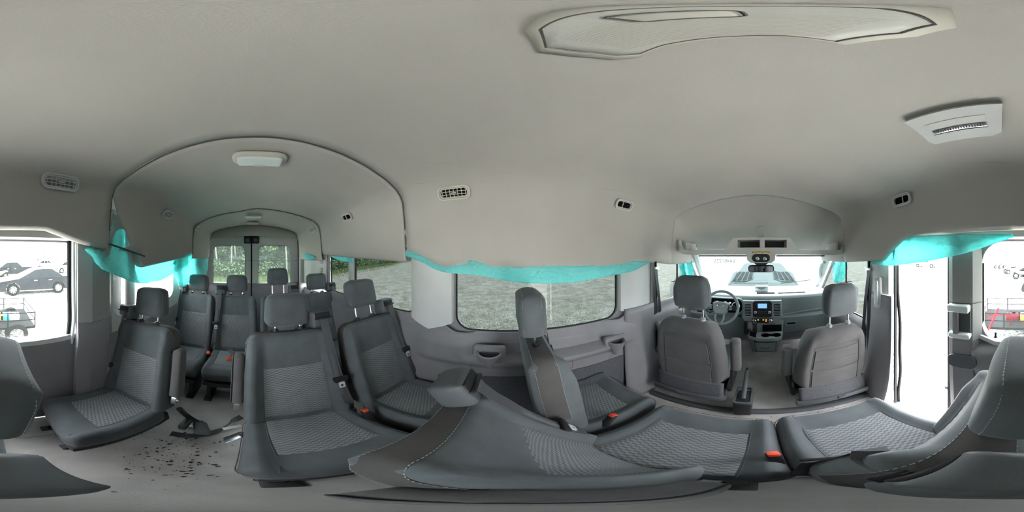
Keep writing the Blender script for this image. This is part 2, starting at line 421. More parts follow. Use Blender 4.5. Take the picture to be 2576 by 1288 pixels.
# --- left B pillar lower cover flowing to the floor
def bp_left(u, v):
    y = lerp(.84, 1.30, u); z = v * (CZ - .43); f = 1 - v
    return Vector((-.94 + .05 * math.sin(u * math.pi) * (1 - .4 * v) + .05 * f ** 3, y + .06 * f ** 4 * (u - .2), z))
o = mk('trim_5', grid(14, 20, bp_left), MT['dark'], smooth=50, solid=.012); struct(o, 'dark lower pillar cover behind the driver seat', 'trim')

# --- right wall: pieces around the open sliding door
def right_rear(u, v):
    y = lerp(-2.55, -.66, u); z = v * .96
    return Vector((xr(y) - .005 * sm(z, .1, .25) + .03 * sm(z, .88, .95), y, z))
WR = mk('wall_right', grid(50, 30, right_rear), MT['dark'], smooth=50, solid=.01); struct(WR, 'dark grey lower trim on the passenger side behind the door', 'wall')
inn = rrect(.84, .62, .09, 6, -1.14, CZ - .12)
wall_ring('window_surround', xr(-1.62) - .0, xr(-.66), -1.62, -.66, .90, 1.74, inn, MT['light'], WR, sgn=1)
g = mk('window_4', prism(rrect(.86, .64, .09, 6, -1.14, CZ - .12), xr(-1.1) + .020, xr(-1.1) + .024), MT['clear'], smooth=0); struct(g, 'side window behind the sliding door on the passenger side', 'window')
mk('window_divider', box(.012, .045, .31, (xr(-.9) + .02, -.91, CZ - .12), .006), MT['light'], g)
inn = rrect(.34, .55, .06, 6, -1.85, CZ - .12)
wall_ring('window_surround', xr(-2.06), xr(-1.62), -2.06, -1.62, .90, 1.74, inn, MT['light'], WR, sgn=1)
g = mk('window_5', prism(rrect(.36, .57, .06, 6, -1.85, CZ - .12), xr(-1.85) + .02, xr(-1.85) + .024), MT['clear'], smooth=0); struct(g, 'narrow rear quarter window on the passenger side', 'window')
pillar('trim_6', -2.50, -2.06, 0, xr(-2.5), xr(-2.06), CZ - .45, 1.75, .03, MT['shaded_pale'], 'pale rear corner panel on the passenger side', vz=0, sgn=-1)
# C pillar: pale above, dark below, with the rubber door seal
CP = prism([(.795, -.70), (.845, -.70), (.86, -.47), (.80, -.455), (.765, -.53), (.765, -.66)], CZ - .40, 1.72, 'XY')
o = mk('trim_7', CP, MT['shaded_pale'], smooth=25); struct(o, 'pale pillar cover toned down for shade behind the sliding door opening, upper half', 'trim')
CPl = loft([[Vector((x + .03 * k, y, z)) for x, y in [(.795, -.70), (.845, -.70), (.86, -.47), (.80, -.455), (.765, -.53), (.765, -.66)]] for z, k in ((0, 1.2), (.35, .9), (.75, .6), (.95, -.2), (CZ - .402, 0))])
o = mk('trim_8', CPl, MT['dark'], smooth=25); struct(o, 'dark pillar cover behind the sliding door opening, lower half', 'trim')
pts = bez([(.865, -.445, 1.70), (.868, -.447, 1.25), (.87, -.45, 1.05), (.905, -.45, .85), (.935, -.452, .6), (.93, -.45, .3), (.92, -.445, .02)], 6)
o = mk('door_seal', tube(pts, .011, 8), MT['gplast']); tag(o, 'grey rubber seal strip down the rear edge of the sliding door opening', 'seal')
o = mk('door_frame_edge', tube([p + Vector((.0, .018, 0)) for p in pts], .010, 6), MT['black']); tag(o, 'black rubber weatherstrip along the rear pillar of the sliding door opening', 'seal')
o = mk('door_frame_edge', tube([p + Vector((-.022, -.004, 0)) for p in pts], .013, 6), MT['white']); tag(o, 'white painted flange beside the seal on the rear door pillar', 'flange')
# B pillar right
def bp_right(u, v):
    y = lerp(.83, 1.24, u); z = v * (CZ - .30); f = 1 - v
    return Vector((.850 + .07 * u - .055 * math.sin(u * math.pi) * (1 - .3 * v) - .06 * f ** 3, y + .02 * f ** 4, z))
o = mk('trim_9', grid(14, 20, bp_right), MT['dark'], smooth=50, solid=.012); struct(o, 'grey lower pillar cover between passenger seat and sliding door', 'trim')
o = mk('trim_10', loft([[Vector((x, y, z)) for x, y in [(.865, .875), (.93, .875), (.97, 1.2), (.92, 1.22), (.865, 1.14), (.84, 1.0)]] for z in (CZ - .30, CZ - .005)]), MT['light'], smooth=25)
struct(o, 'pale upper pillar cover between passenger seat and sliding door', 'trim')
bc = thing('belt_anchor_cover', 'white oblong belt height cover on the passenger side pillar', 'cover', (.838, .965, CZ - .29))
mk('cover_body', rt(pad(.075, .27, .035, .02, .02, .01), 'X', 90), MT['light'], bc, rot=(0, 0, R(-78)))
mk('cover_slot', rt(pad(.035, .2, .016, .01, .012, .002), 'X', 90), MT['white'], bc, (-.02, -.003, 0), rot=(0, 0, R(-78)))
ed = bez([(.86, .785, 1.6), (.862, .78, 1.2), (.875, .77, .95), (.868, .765, .7), (.88, .77, .45), (.865, .775, .2), (.872, .78, .0)], 6)
o = mk('door_seal', tube(ed, .013, 8), MT['black']); tag(o, 'loose black rubber seal hanging along the front edge of the sliding door opening', 'seal')
o = mk('door_frame_edge', tube([(.845, .788, z) for z in (0, .5, 1.0, 1.62)], .013, 6), MT['gplast']); tag(o, 'grey door frame flange beside the front seal of the sliding door opening', 'flange')
# door sill and the step outside
o = mk('trim_11', box(.13, .66, .012, (.83, .165, -.004), .01), MT['light'], smooth=25); struct(o, 'pale worn sill plate across the sliding door opening', 'sill')
st = mk('trim_12', box(.16, .62, .02, (1.0, .16, -.26), .01), MT['light'], smooth=25); struct(st, 'ribbed entry step below the sliding door opening', 'step')
for k in range(9): mk('step_rib', box(.006, .55, .004, (.88 + k * .03, .16, -.238)), MT['light'], st)
mk('step_riser', box(.01, .62, .13, (.855, .16, -.14)), MT['gplast'], st)

# --- the sliding door, slid part way back along the outside of the wall
D3 = thing('door_1', None, None); tag(D3, 'sliding side door pushed half open with window and pull handle', 'door', kind='structure')
XD = .885
inn = rrect(.80, .60, .12, 8, -.205, 1.23)
def mkring(p): return p
gd = mk('window_11', prism(rrect(.82, .62, .12, 8, -.205, 1.23), XD + .028, XD + .031), MT['hazed'], smooth=0); struct(gd, 'dusty window of the sliding door, lens glare put into its glass', 'window')
dr = wall_ring('door_window_surround', XD, XD, -.88, .375, .80, 1.80, inn, MT['shaded_pale'], D3, sgn=1, th=.06)
# leading pillar of the door: pale box
mk('door_pillar', loft([[Vector((x, y, z)) for x, y in [(XD + .06, .378), (XD - .055, .372), (XD - .07, .345), (XD - .055, .235), (XD - .004, .195), (XD + .05, .195)]] for z in (.955, 1.185, 1.19, 1.75)]), MT['shaded_pale'], D3, smooth=25)
mk('pillar_joint', tube([(XD - .056, .370, 1.19), (XD - .072, .345, 1.19), (XD - .056, .233, 1.19), (XD - .004, .194, 1.19)], .0018, 4), MT['seam'], D3)
mk('door_pillar', loft([[Vector((x + dx, y, z)) for x, y in [(XD + .06, .378), (XD - .055, .372), (XD - .07, .345), (XD - .055, .235), (XD - .004, .195), (XD + .05, .195)]] for z, dx in ((.03, .035), (.4, .02), (.8, .0), (.953, 0))]), MT['dark'], D3, smooth=25)['label'] = 'dark lower part of the door pillar'
def door_low(u, v):
    y = lerp(-.88, .24, u); z = lerp(.04, .93, v)
    return Vector((XD - .012 + .03 * (1 - v) - .05 * sm(z, .55, .8) * (1 - sm(z, .86, .93)) * sm(y, .0, .2) + .02 * sm(z, .9, .93), y, z))
mk('door_trim_panel', grid(40, 30, door_low), MT['dark'], D3, smooth=50, solid=.012)['label'] = 'dark lower trim panel of the door'
mk('door_sill_edge', prism([(-.88, .925), (-.4, .905), (-.1, .902), (.12, .915), (.21, .96), (.21, .985), (.12, .945), (-.1, .935), (-.4, .940), (-.88, .955)], XD - .02, XD + .05), MT['light'], D3, smooth=25)['label'] = 'pale painted lower edge of the window opening'
mk('door_outer_skin', box(.006, .63, .47, (XD + .085, -.25, .43), .004), MT['white'], D3)
mk('lock_pin', join(cyl(.006, .03, 10, (XD - .004, .12, .985)), cyl(.011, .006, 12, (XD - .004, .12, .968))), MT['black'], D3)
hd = mk('door_handle_recess', box(.004, .05, .075, (XD - .0645, .292, 1.085)), MT['gplast'], D3); hd['label'] = 'dark recess behind the pull handle'
hb = mk('door_handle', box(.012, .016, .085, (XD - .088, .318, 1.085), .008), MT['dark'], D3)
mk('handle_cap', box(.028, .06, .022, (XD - .078, .305, 1.165), .012, 3), MT['white'], hb)
mk('handle_cap', box(.026, .06, .018, (XD - .076, .300, .998), .012, 3), MT['white'], hb)
mk('door_armrest', loft([[Vector((XD - .06 - d, y, .80 + z)) for y, z in rrect(.16, .10, .04, 4, .29, 0)] for d in (0, .02)]), MT['gplast'], D3, smooth=40)
mk('door_edge_strip', box(.012, .010, .86, (XD + .035, .392, .88)), MT['steel'], D3)
mk('door_edge_strip', box(.008, .008, .86, (XD - .01, .390, .88)), MT['gplast'], D3)
mk('door_rubber', tube(bez([(XD + .06, .40, 1.72), (XD + .062, .405, 1.2), (XD + .085, .405, .9), (XD + .075, .40, .5), (XD + .07, .40, .06)], 5), .012, 7), MT['black'], D3)
for z in (1.62, 1.55, .42, .10): mk('latch', box(.018, .02, .022, (XD + .02, .41, z), .006), MT['steel'], D3)

# --- rear doors
for s, n in ((1, 2), (-1, 3)):
    YD = -2.62; xc = -.03
    D = thing('door_%d' % n, None, None); tag(D, ('passenger side' if s > 0 else 'driver side') + ' rear cargo door with rounded window', 'door', kind='structure')
    x0, x1 = (xc + .008, xc + .80) if s > 0 else (xc - .80, xc - .008)
    wx0, wx1 = (xc + .10, xc + .635) if s > 0 else (xc - .645, xc - .105)
    inn = rrect(wx1 - wx0, .73, .10, 7, (wx0 + wx1) / 2, CZ - .19)
    # ring in the XZ plane: reuse wall_ring by turning it
    def turn(o):
        for v in o.data.vertices: a, b, c = v.co; v.co = (b, a, c)
    o = wall_ring('door_panel', YD, YD, x0, x1, CZ - .62, CZ + .42, inn, MT['doorlt'], D, sgn=-1, th=.045); turn(o)
    mk('door_lower_panel', box((x1 - x0) / 2, .03, (CZ - .44) / 2, ((x0 + x1) / 2, YD + .005, (CZ - .44) / 2), .02), MT['dark'], D)
    mk('panel_joint', box((x1 - x0) / 2 - .01, .003, .0015, ((x0 + x1) / 2, YD + .001, CZ - .07)), MT['seam'], D)
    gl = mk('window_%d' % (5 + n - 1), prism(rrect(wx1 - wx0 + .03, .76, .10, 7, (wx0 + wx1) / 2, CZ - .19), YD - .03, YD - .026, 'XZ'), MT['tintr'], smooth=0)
    struct(gl, 'tinted window of the ' + ('passenger' if s > 0 else 'driver') + ' side rear door', 'window')
    mk('window_gasket', tube([(a, YD - .02, b) for a, b in inn], .009, 6, closed=True), MT['gplast'], gl)
    lt = mk('door_latch', box(.055, .03, .055, (xc + s * .062, YD + .03, CZ + .255), .008), MT['black'], D)
    mk('latch_plate', box(.03, .006, .03, (xc + s * .065, YD + .064, CZ + .25), .004), MT['gplast'], lt)
mk('door_gap_strip', box(.013, .012, .92, (-.03, -2.632, CZ - .50)), MT['black'], D)
o = mk('door_label', box(.022, .002, .026, (-.03 + .062, -2.585, CZ - .40)), MT['white']); tag(o, 'small white label on the rear door beside the gap', 'label')
for s, lab in ((1, 'passenger'), (-1, 'driver')):
    o = mk('trim_%d' % (13 if s > 0 else 14), box(.05, .06, .95, (-.05 + s * .80, -2.56, .95), .02), MT['light'], smooth=30); struct(o, 'pale rear door frame on the %s side' % lab, 'trim')
    o = mk('rear_door_seal', tube(bez([(-.04 + s * .735, -2.545, 1.70), (-.04 + s * .745, -2.545, 1.2), (-.04 + s * .75, -2.545, .4)], 4), .008, 6), MT['black']); tag(o, 'black seal strip beside the rear door on the %s side' % lab, 'seal')

# --- headliner in three mouldings
CX = -.07
def prof_main(y):
    zl = pw(y, [(-.62, .02), (-.56, .012), (-.38, -.068), (.8, -.072), (.95, -.06), (1.2, -.06), (1.45, -.085)])
    zr = pw(y, [(-.62, .04), (-.45, .07), (-.25, .13), (.5, .118), (.66, .105), (.80, .04), (.88, -.03), (1.45, -.06)])
    L = [(-.955, zl + .03), (-.935, zl + .004), (-.915, zl), (-.90, zl + .015), (-.893, zl + .06), (-.888, lerp(zl, .36, .4)), (-.875, lerp(zl, .36, .7)), (-.858, .36),
         (-.835, .40), (-.79, .436), (-.70, .473), (-.55, .510), (-.40, .538), (-.22, .560), (-.07, .567)]
    Q = [(.10, .560), (.25, .540), (.38, .515), (.50, .483), (.60, .447), (.665, .41), (.70, .37), (.718, lerp(zr, .36, .7)), (.727, lerp(zr, .36, .35)), (.730, zr + .045), (.738, zr + .014), (.757, zr), (.785, zr + .002), (.86, zr + .02)]
    k = .075 * sm(y, .15, .95)      # the roof widens slightly at the front on the passenger side
    return [Vector((a + (k * sm(a, .3, .7)), y, b + CZ)) for a, b in L + Q]
ys = [-.62 + k * (2.08 / 40) for k in range(41)]
H = mk('ceiling', loft([prof_main(y) for y in ys], caps=False, closed=False), MT['head'], smooth=60, solid=.006); struct(H, 'warm grey moulded headliner over the front rows', 'ceiling')
def returns(y, a, b):      # end flange of a moulding going up behind the edge
    return loft([[p for p in a], [p for p in b]], caps=False, closed=False)
e0 = prof_main(-.62)
NP = len(e0)
YF2 = [-.635] * NP; YB2 = [-1.86] * NP
sh = {14 + 5: -.625, 14 + 6: -.62, 14 + 7: -.63, 14 + 8: -.68, 14 + 9: -.76, 14 + 10: -.82, 14 + 11: -.775, 14 + 12: -.75, 14 + 13: -.75, 14 + 14: -.75, 14 + 15: -.75}
def prof_mid(t):
    o = []
    for i in range(NP):
        yf = sh.get(i, -.632); yb = -1.86 if i < 15 else -1.95
        y = lerp(yf, yb, t); p = prof_main(-.62)[i]
        x, z = p.x, p.z - CZ
        zl = pw(y, [(-1.9, .03), (-1.2, -.01), (-.64, -.035)]); zr = pw(y, [(-2.0, .02), (-.95, -.08), (-.93, .03), (-.6, .06)])
        if i < 7: z = [zl + .03, zl + .004, zl, zl + .015, zl + .06, lerp(zl, .36, .4), lerp(zl, .36, .7)][i]
        if i > NP - 8: z = [.27, .165, .075, zr + .014, zr, zr + .002, zr + .02][i - (NP - 7)]
        k = sm(-y, .62, 2.0)
        x = x + (.02 * k if x < -.6 else 0) - (.02 * k if x > .5 else 0)
        o.append(Vector((x * (1.0), y, z - .004 - .008 * k + CZ)))
    return o
H2 = mk('ceiling_middle', loft([prof_mid(k / 44) for k in range(45)], caps=False, closed=False), MT['head'], smooth=60, solid=.008); struct(H2, 'warm grey headliner panel over the third row, torn at its lower edge', 'ceiling')
def prof_rear(t):
    o = []; base = prof_mid(1.0)
    for i in range(NP):
        p = base[i]; y = lerp(-1.82 if i < 15 else -1.91, -2.56, t)
        x, z = p.x, p.z - CZ
        if i < 7: zl = -.04; z = [zl + .03, zl + .004, zl, zl + .015, zl + .06, lerp(zl, .36, .4), lerp(zl, .36, .7)][i]
        if i > NP - 8: zr = -.02; z = [lerp(zr, .36, .7), lerp(zr, .36, .35), zr + .045, zr + .014, zr, zr + .002, zr + .02][i - (NP - 7)]
        z -= .015
        k = sm(t, 0, 1); x *= 1 - .07 * k
        if z > .36: z = lerp(z, .36 + (z - .36) * .75, k)
        o.append(Vector((x * .985, y, z + CZ)))
    return o
H3 = mk('ceiling_rear', loft([prof_rear(k / 16) for k in range(17)], caps=False, closed=False), MT['head'], smooth=60, solid=.008); struct(H3, 'grey headliner panel above the last row', 'ceiling')
lst = prof_rear(1.0)
hdr = [p for p in lst if p.z - CZ > .2]
o = mk('ceiling_rear_header', loft([hdr, [Vector((p.x * .97 - .001, p.y - .012, max(CZ + .30, p.z - .17) - .012 * (abs(p.x + .05) / .8) ** 2)) for p in hdr], [Vector((p.x * .97 - .001, p.y - .05, max(CZ + .30, p.z - .17) + .0)) for p in hdr]], caps=False, closed=False), MT['head'], H3, smooth=60, solid=.008)
# end flanges and shadow seams
o = mk('headliner_flange', loft([e0, [p + Vector((0, -.006, .0)) + (Vector((CX, p.y, CZ + .2)) - p) * -.03 for p in e0]], caps=False, closed=False), MT['head'], H, smooth=60)
o = mk('headliner_seam', tube([p + Vector((0, -.006, -.003)) for p in e0[4:24]], .0032, 5), MT['seam'], H)
e2 = prof_mid(1.0)
o = mk('headliner_seam', tube([p + Vector((0, -.01, .004)) for p in e2[8:22]], .003, 5), MT['seam'], H2)
# front wall of the headliner above the overhead shelf
ef = prof_main(1.455)
def front_cap(t):
    o = []
    for i, p in enumerate(ef):
        z = p.z - CZ
        zt = .065 - .02 * (abs(p.x - .0) / .8) ** 2
        q = math.sin(t * math.pi / 2)
        y = p.y + .52 * (1 - math.cos(t * math.pi / 2)) ** .8 - .012
        o.append(Vector((lerp(CX + (p.x - CX) * 1.006, p.x * .93, t), y, CZ + (lerp(z + .004, zt, t ** 1.3) if z > .15 else z))))
    return o
HF = mk('ceiling_front', loft([front_cap(k / 14) for k in range(15)], caps=False, closed=False), MT['head'], smooth=60, solid=.006); struct(HF, 'grey headliner bulkhead curving down to the windshield', 'ceiling')
mk('headliner_seam', tube([p + Vector((0, .012, -.003)) for p in ef[6:26]], .0025, 5), MT['seam'], HF)
# thin crack-like creases in the headliner cloth
def on_main(y, x):
    P = prof_main(y)
    for a, b in zip(P[7:-6], P[8:-5]):
        if a.x <= x <= b.x: return a.lerp(b, (x - a.x) / (b.x - a.x)) + Vector((0, 0, -.003))
    return P[7]
for pl in ([(-.78, -.5), (-.80, -.2), (-.78, .1), (-.80, .4), (-.77, .8), (-.72, 1.1), (-.62, 1.35), (-.5, 1.44)], [(-.70, -.58), (-.66, -.35), (-.74, -.1), (-.72, .2), (-.76, .5)],
           [(.66, -.1), (.64, .2), (.67, .6), (.69, .9), (.62, 1.2), (.55, 1.42)], [(.64, -.55), (.66, -.35), (.655, -.2)], [(-.55, .0), (-.62, .25), (-.6, .5), (-.68, .7)]):
    mk('headliner_crease', tube(bez([on_main(y, x + random.uniform(-.008, .008)) for x, y in pl], 4), .0011, 4), MT['head'], H)

o = mk('trim_16', box(.045, .95, .085, (.845, .27, 1.625), .02), MT['light'], smooth=30); struct(o, 'pale door header above the sliding door opening', 'trim')
o = mk('trim_17', box(.05, .95, .04, (-1.0, .27, 1.70), .02), MT['gplast'], smooth=30); struct(o, 'dark roof rail behind the left headliner edge', 'trim')
# --- roof and outer skin (keeps daylight out above the headliner)
o = mk('roof', loft([[Vector((x, y, z)) for x, z in [(-1.06, 1.70), (-1.04, 2.0), (-.9, 2.13), (-.07, 2.17), (.76, 2.13), (.90, 2.0), (.92, 1.70), (.90, 1.70), (.88, 1.99), (.75, 2.11), (-.07, 2.15), (-.88, 2.11), (-1.02, 1.99), (-1.04, 1.70)]] for y in (-2.72, 1.9)]), MT['white'], smooth=25); struct(o, 'white van roof skin above the headliner', 'roof')
o = mk('roof_front', loft([[Vector((x, y, z)) for x, y, z in ((-.9, 1.9, 2.13), (.76, 1.9, 2.13), (.76, 1.9, 2.11), (-.9, 1.9, 2.11))], [Vector((x, y, z)) for x, y, z in ((-.80, 2.12, 1.53), (.80, 2.12, 1.53), (.80, 2.12, 1.51), (-.80, 2.12, 1.51))]]), MT['white'], smooth=0); struct(o, 'white roof front above the windshield', 'roof')
o = mk('roof_rear', box(.95, .02, .16, (-.07, -2.68, 1.98)), MT['white'], smooth=0); struct(o, 'white roof end above the rear doors', 'roof')
o = mk('wall_left_outer', box(.008, 2.25, .45, (-1.045, -.3, .48)), MT['white'], smooth=0); struct(o, 'white outer body side below the driver side windows', 'wall')
o = mk('wall_right_outer', box(.008, .95, .45, (.86, -1.62, .48)), MT['white'], smooth=0); struct(o, 'white outer body side below the passenger side rear windows', 'wall')
# ------------------------------------------------------------------ rear passenger seats
def bolster(a, b): return .044 * sm(abs(a), .148, .200) * (1 - .5 * sm(b, .15, .30)) - .010 * (1 - sm(abs(a), .11, .17)) * (1 - sm(b, .05, .12)) + .006 * math.sin((b + .3) * 5)
TF, TB = .060, .062
BW, BH = .492, .66
def bdef(p):                                 # backrest taper towards the top
    k = 1 - .05 * sm(p.z if False else p.y, .0, .33)
    return Vector((p.x * k, p.y, p.z))
def btop(a, b, off=.0): return Vector((a * (1 - .05 * sm(b, .0, .33)), TF + bolster(a, b) + off - .06, b + .31))
def patch(nu, nv, a0, a1, b0, b1, f, off):
    """raised fabric panel lying on a front surface, its border tucked in; with uv in metres"""
    def g(u, v):
        d = min(u, 1 - u) * (a1 - a0), min(v, 1 - v) * (b1 - b0)
        e = min(1, min(d) / .006)
        return f(lerp(a0, a1, u), lerp(b0, b1, v), lerp(-.003, off, e))
    def ax(n, L): return [0, .003 / L, .007 / L] + [(.007 + (L - .014) * k / n) / L for k in range(1, n)] + [1 - .007 / L, 1 - .003 / L, 1]
    U, V = ax(nu, a1 - a0), ax(nv, b1 - b0)
    v = [g(x, y) for y in V for x in U]; uv = [(lerp(a0, a1, x), lerp(b0, b1, y)) for y in V for x in U]; m = len(U)
    return (v, [(j * m + i, j * m + i + 1, (j + 1) * m + i + 1, (j + 1) * m + i) for j in range(len(V) - 1) for i in range(m - 1)]), uv
def crel(a, b): return .022 * sm(abs(a), .152, .20) - .008 * (1 - sm(abs(a), .11, .17)) * (1 - sm(b, .09, .15)) - .02 * sm(b, .17, .235) + .012 * sm(b, .04, .13)
def ctop(a, b, off=0): return Vector((a, b, .062 + crel(a, b) + off))
BACK = pad(BW, BH, .075, .038, TF, TB, bolster, None, 22, 22, bdef)
CUSH = pad(.475, .47, .07, .045, .062, .075, crel, None, 22, 18)
HEADR = pad(.262, .205, .055, .040, .052, .050, lambda a, b: .006 * math.cos(a * 9), lambda a, b: .012 * math.cos(a * 8), 8, 8,
            lambda p: Vector((p.x * (1 - .05 * p.y / .1 - .03 * sm(-p.y, .06, .1)), p.y, p.z - .6 * p.x * p.x)))
BELTBOX = pad(.135, .115, .028, .022, .05, .06, None, None, 6, 6)
def rim(c, off):
    """line round the rim of the backrest at depth c (0 = widest), a little outside the cloth"""
    def pts(ins): return rrect(BW - 2 * ins, BH - 2 * ins, .075 - ins, 10) + [(s * (BW / 2 - ins), b) for s in (-1, 1) for b in (-.1, 0, .06, .1, .13, .16, .19, .22, .24)]
    out = []
    for k, (a, b) in enumerate(pts(.006)):
        if b < -.2: continue
        pr = abs(c) / ((TF + bolster(a, b)) if c > 0 else TB); ins = .038 * (1 - math.sqrt(1 - pr * pr)) - off
        q = pts(ins)[k]; out.append((math.atan2(a, b), q))
    return [Vector((a * (1 - .05 * sm(b, .0, .33)), c - .06, b + .31)) for _, (a, b) in sorted(out)]
MESH = {}
def shared(name, g, m, parent, loc=(0, 0, 0), rot=(0, 0, 0), smooth=38, uv=None, key=None):
    key = key or name
    if key in MESH:
        o = bpy.data.objects.new(name, MESH[key]); COL.objects.link(o); o.location = loc; o.rotation_euler = rot; o.parent = parent; return o
    o = mk(name, g() if callable(g) else g, m, parent, loc, rot, smooth, uv=uv); MESH[key] = o.data; return o
def outline_path(w_, h_, Rc, c, a_only=None, b0=-9):
    p = [(a, b) for a, b in rrect(w_, h_, Rc, 8)]
    pts = [Vector((a * (1 - .05 * sm(b, .0, .33)), c - .06, b + .31)) for a, b in p if b > b0]
    return sorted(pts, key=lambda q: math.atan2(q.x, -(q.z - .31) * -1)) if b0 > -9 else pts
INS_B = patch(10, 18, -.155, .155, -.275, .115, lambda a, b, o: btop(a, b, o), .002)
INS_C = patch(10, 12, -.155, .155, -.205, .095, lambda a, b, o: ctop(a, b, o), .002)
def rear_seat(loc, label, group, rec=15, head=.03, belt=1, arm=0, yaw=0, roll=0, pitch=0, tongue=.45, buckles=(), headtilt=4, near=False, feet=True, sx=1, bx=0, gdx=0, gdy=0, gdz=0, wx=1, cx=1):
    t = thing('passenger_seat', label, 'seat', loc, (R(pitch), R(roll), R(yaw)), group); t.scale = (wx, 1, 1)
    B = Matrix.Translation((0, -.03, .405)) @ Matrix.Rotation(R(rec), 4, 'X')
    rx = R(rec)
    def atb(p): return B @ Vector((p[0] * sx + bx, p[1], p[2]))
    # base
    if feet:
        f = shared('seat_frame', lambda: join(box(.21, .22, .022, (0, .17, .26), .01), box(.018, .20, .13, (-.17, .16, .13), .008), box(.018, .20, .13, (.17, .16, .13), .008),
            box(.03, .24, .012, (-.17, .16, .012), .004), box(.03, .24, .012, (.17, .16, .012), .004), cyl(.014, .36, 12, (0, .33, .19), 'X'), cyl(.014, .36, 12, (0, .02, .19), 'X')), MT['plast'], t)
    else:
        f = shared('seat_frame', lambda: join(box(.21, .22, .022, (0, .17, .26), .01), box(.02, .05, .05, (-.2, -.03, .30), .01), box(.02, .05, .05, (.2, -.03, .30), .01)), MT['plast'], t, key='frame_loose')
    # cushion
    c = shared('cushion', CUSH, MT['fab'], t, (0, .165, .365), (R(4), 0, 0)); c.scale = (cx, 1, 1)
    i = shared('cushion_insert', INS_C[0], MT['ins'], c, uv=INS_C[1])
    shared('cushion_seam', lambda: join(tube([ctop(a, b, .0005) for a, b in ((-.156, -.21), (-.156, .0), (-.157, .10), (-.165, .18), (-.17, .215))], .0016, 5), tube([ctop(a, b, .0005) for a, b in ((.156, -.21), (.156, .0), (.157, .10), (.165, .18), (.17, .215))], .0016, 5),
        tube([Vector((a, b, .030)) for a, b in rrect(.482, .475, .072, 6)], .0015, 4, closed=True)), MT['seam'], c)
    # backrest
    b = shared('backrest', lambda: tr(xf(BACK, UP), 0, -.06, .31), MT['fab'], t, (bx, -.03, .405), (rx, 0, 0)); b.scale = (sx, 1, 1)
    shared('backrest_insert', INS_B[0], MT['ins'], b, uv=INS_B[1])
    for s in (-1, 1): shared('backrest_seam', lambda: tube([btop(s * a, bb, .0006) for a, bb in ((.156, -.31), (.156, -.1), (.156, .10), (.158, .2), (.16, .29))], .0016, 5), MT['seam'], b, key='bseam%d' % s)
    if near:
        for cc in (.042, -.038):
            shared('stitching', lambda: dashes(rim(cc, .0034), .007, .005, .0009), MT['thread'], b, key='stitch%s' % cc)
        shared('boxing_panel', lambda: loft([rim(cc, .0028) for cc in (-.038, -.026, -.012, 0, .014, .028, .042)], caps=False, closed=False), MT['boxing'], b, smooth=60)
    else:
        shared('stitching', lambda: tube([Vector((a * (1 - .05 * sm(bb, .0, .33)), -.02, bb + .31)) for a, bb in sorted(rrect(BW - .005, BH - .005, .072, 8), key=lambda q: math.atan2(q[0], q[1])) if bb > -.1], .0014, 4), MT['thread'], b, key='stitch_far')
    if head is not None:
        for s in (-1, 1):
            shared('post_collar', lambda: join(cyl(.019, .012, 16, (0, 0, .004)), cyl(.014, .012, 16, (0, 0, .012)), box(.016, .008, .005, (.018, 0, .003), .003)), MT['plast'], b, (s * .072, -.06, .641))
        hc = atb((0, -.058, .64 + head + .1025))
        h = shared('headrest', lambda: xf(HEADR, UP), MT['fab'], t, hc, (rx - R(headtilt), 0, 0))
        if near: [shared('stitching', lambda: dashes([Vector((a * (1 - .05 * bb / .1 - .03 * sm(-bb, .06, .1)), cc - .6 * a * a, bb)) for a, bb in rrect(.249, .192, .048, 8)], .006, .004, .0009), MT['thread'], h, key='stitch_head%s' % cc) for cc in (.0365, -.0385)]
        else: shared('stitching', lambda: tube([Vector((a * (1 - .05 * bb / .1 - .03 * sm(-bb, .06, .1)),   .0375 - .6 * a * a, bb)) for a, bb in rrect(.249, .192, .048, 8)], .0013, 4, closed=True), MT['thread'], h, key='stitch_head_far')
        for s in (-1, 1): shared('post', lambda: cyl(.0075, .26, 14, (0, 0, -.15)), MT['chrome'], h, (s * .072, 0, 0))
    # integrated shoulder belt
    if belt:
        g = shared('belt_guide', lambda: tr(xf(BELTBOX, UP), 0, 0, 0), MT['gplast'], t, atb((belt * .186 + gdx, -.030 + gdy, .695 + gdz)), (rx, 0, 0))
        shared('guide_slot', lambda: join(box(.047, .006, .016, (0, .049, .026), .005), box(.05, .012, .005, (0, .053, .006), .003)), MT['black'], g)
        x0 = belt * .186
        pts = [(x0 + gdx, .026 + gdy, .706 + gdz), (x0 + gdx + belt * .002, .030 + gdy * .8, .67 + gdz), (x0 + gdx * .6 + belt * .004,   .034 + gdy * .2, .61 + gdz * .6)] + [(x0 + belt * (.004 + .032 * k),   .042 + .004 * k, lerp(.56, .08, k)) for k in (0, .2, .4, .6, .8, 1)] + [(belt * .248, -.02, -.02), (belt * .255, -.03, -.10)]
        pts = [atb(p) for p in bez(pts, 3)]
        sb = mk('seat_belt', ribbon(pts, Vector((1, belt * .12, 0)), .047, .0022), MT['belt'], t)
        tp = atb((x0 + belt * (.004 + .032 * tongue),   .056 + .004 * tongue, lerp(.56, .08, tongue)))
        tg = shared('belt_tongue', lambda: join(box(.034, .006, .012, (0, 0, 0), .004), box(.028, .004, .010, (0, .0, -.012), .003)), MT['plast'], sb, tp, (rx, 0, R(belt * 7))); tg.scale = (1.2, 1.2, 1.25)
        shared('tongue_plate', lambda: xf(ring(rrect(.026, .036, .006, 3), rrect(.012, .014, .004, 3, 0, -.004), -.002, .002, 'XZ'), Matrix.Translation((0, .002, -.036))), MT['light'], tg)
        shared('belt_anchor', lambda: box(.02, .012, .03, (0, 0, 0), .006), MT['steel'], t, atb((belt * .256, -.02, -.07)))
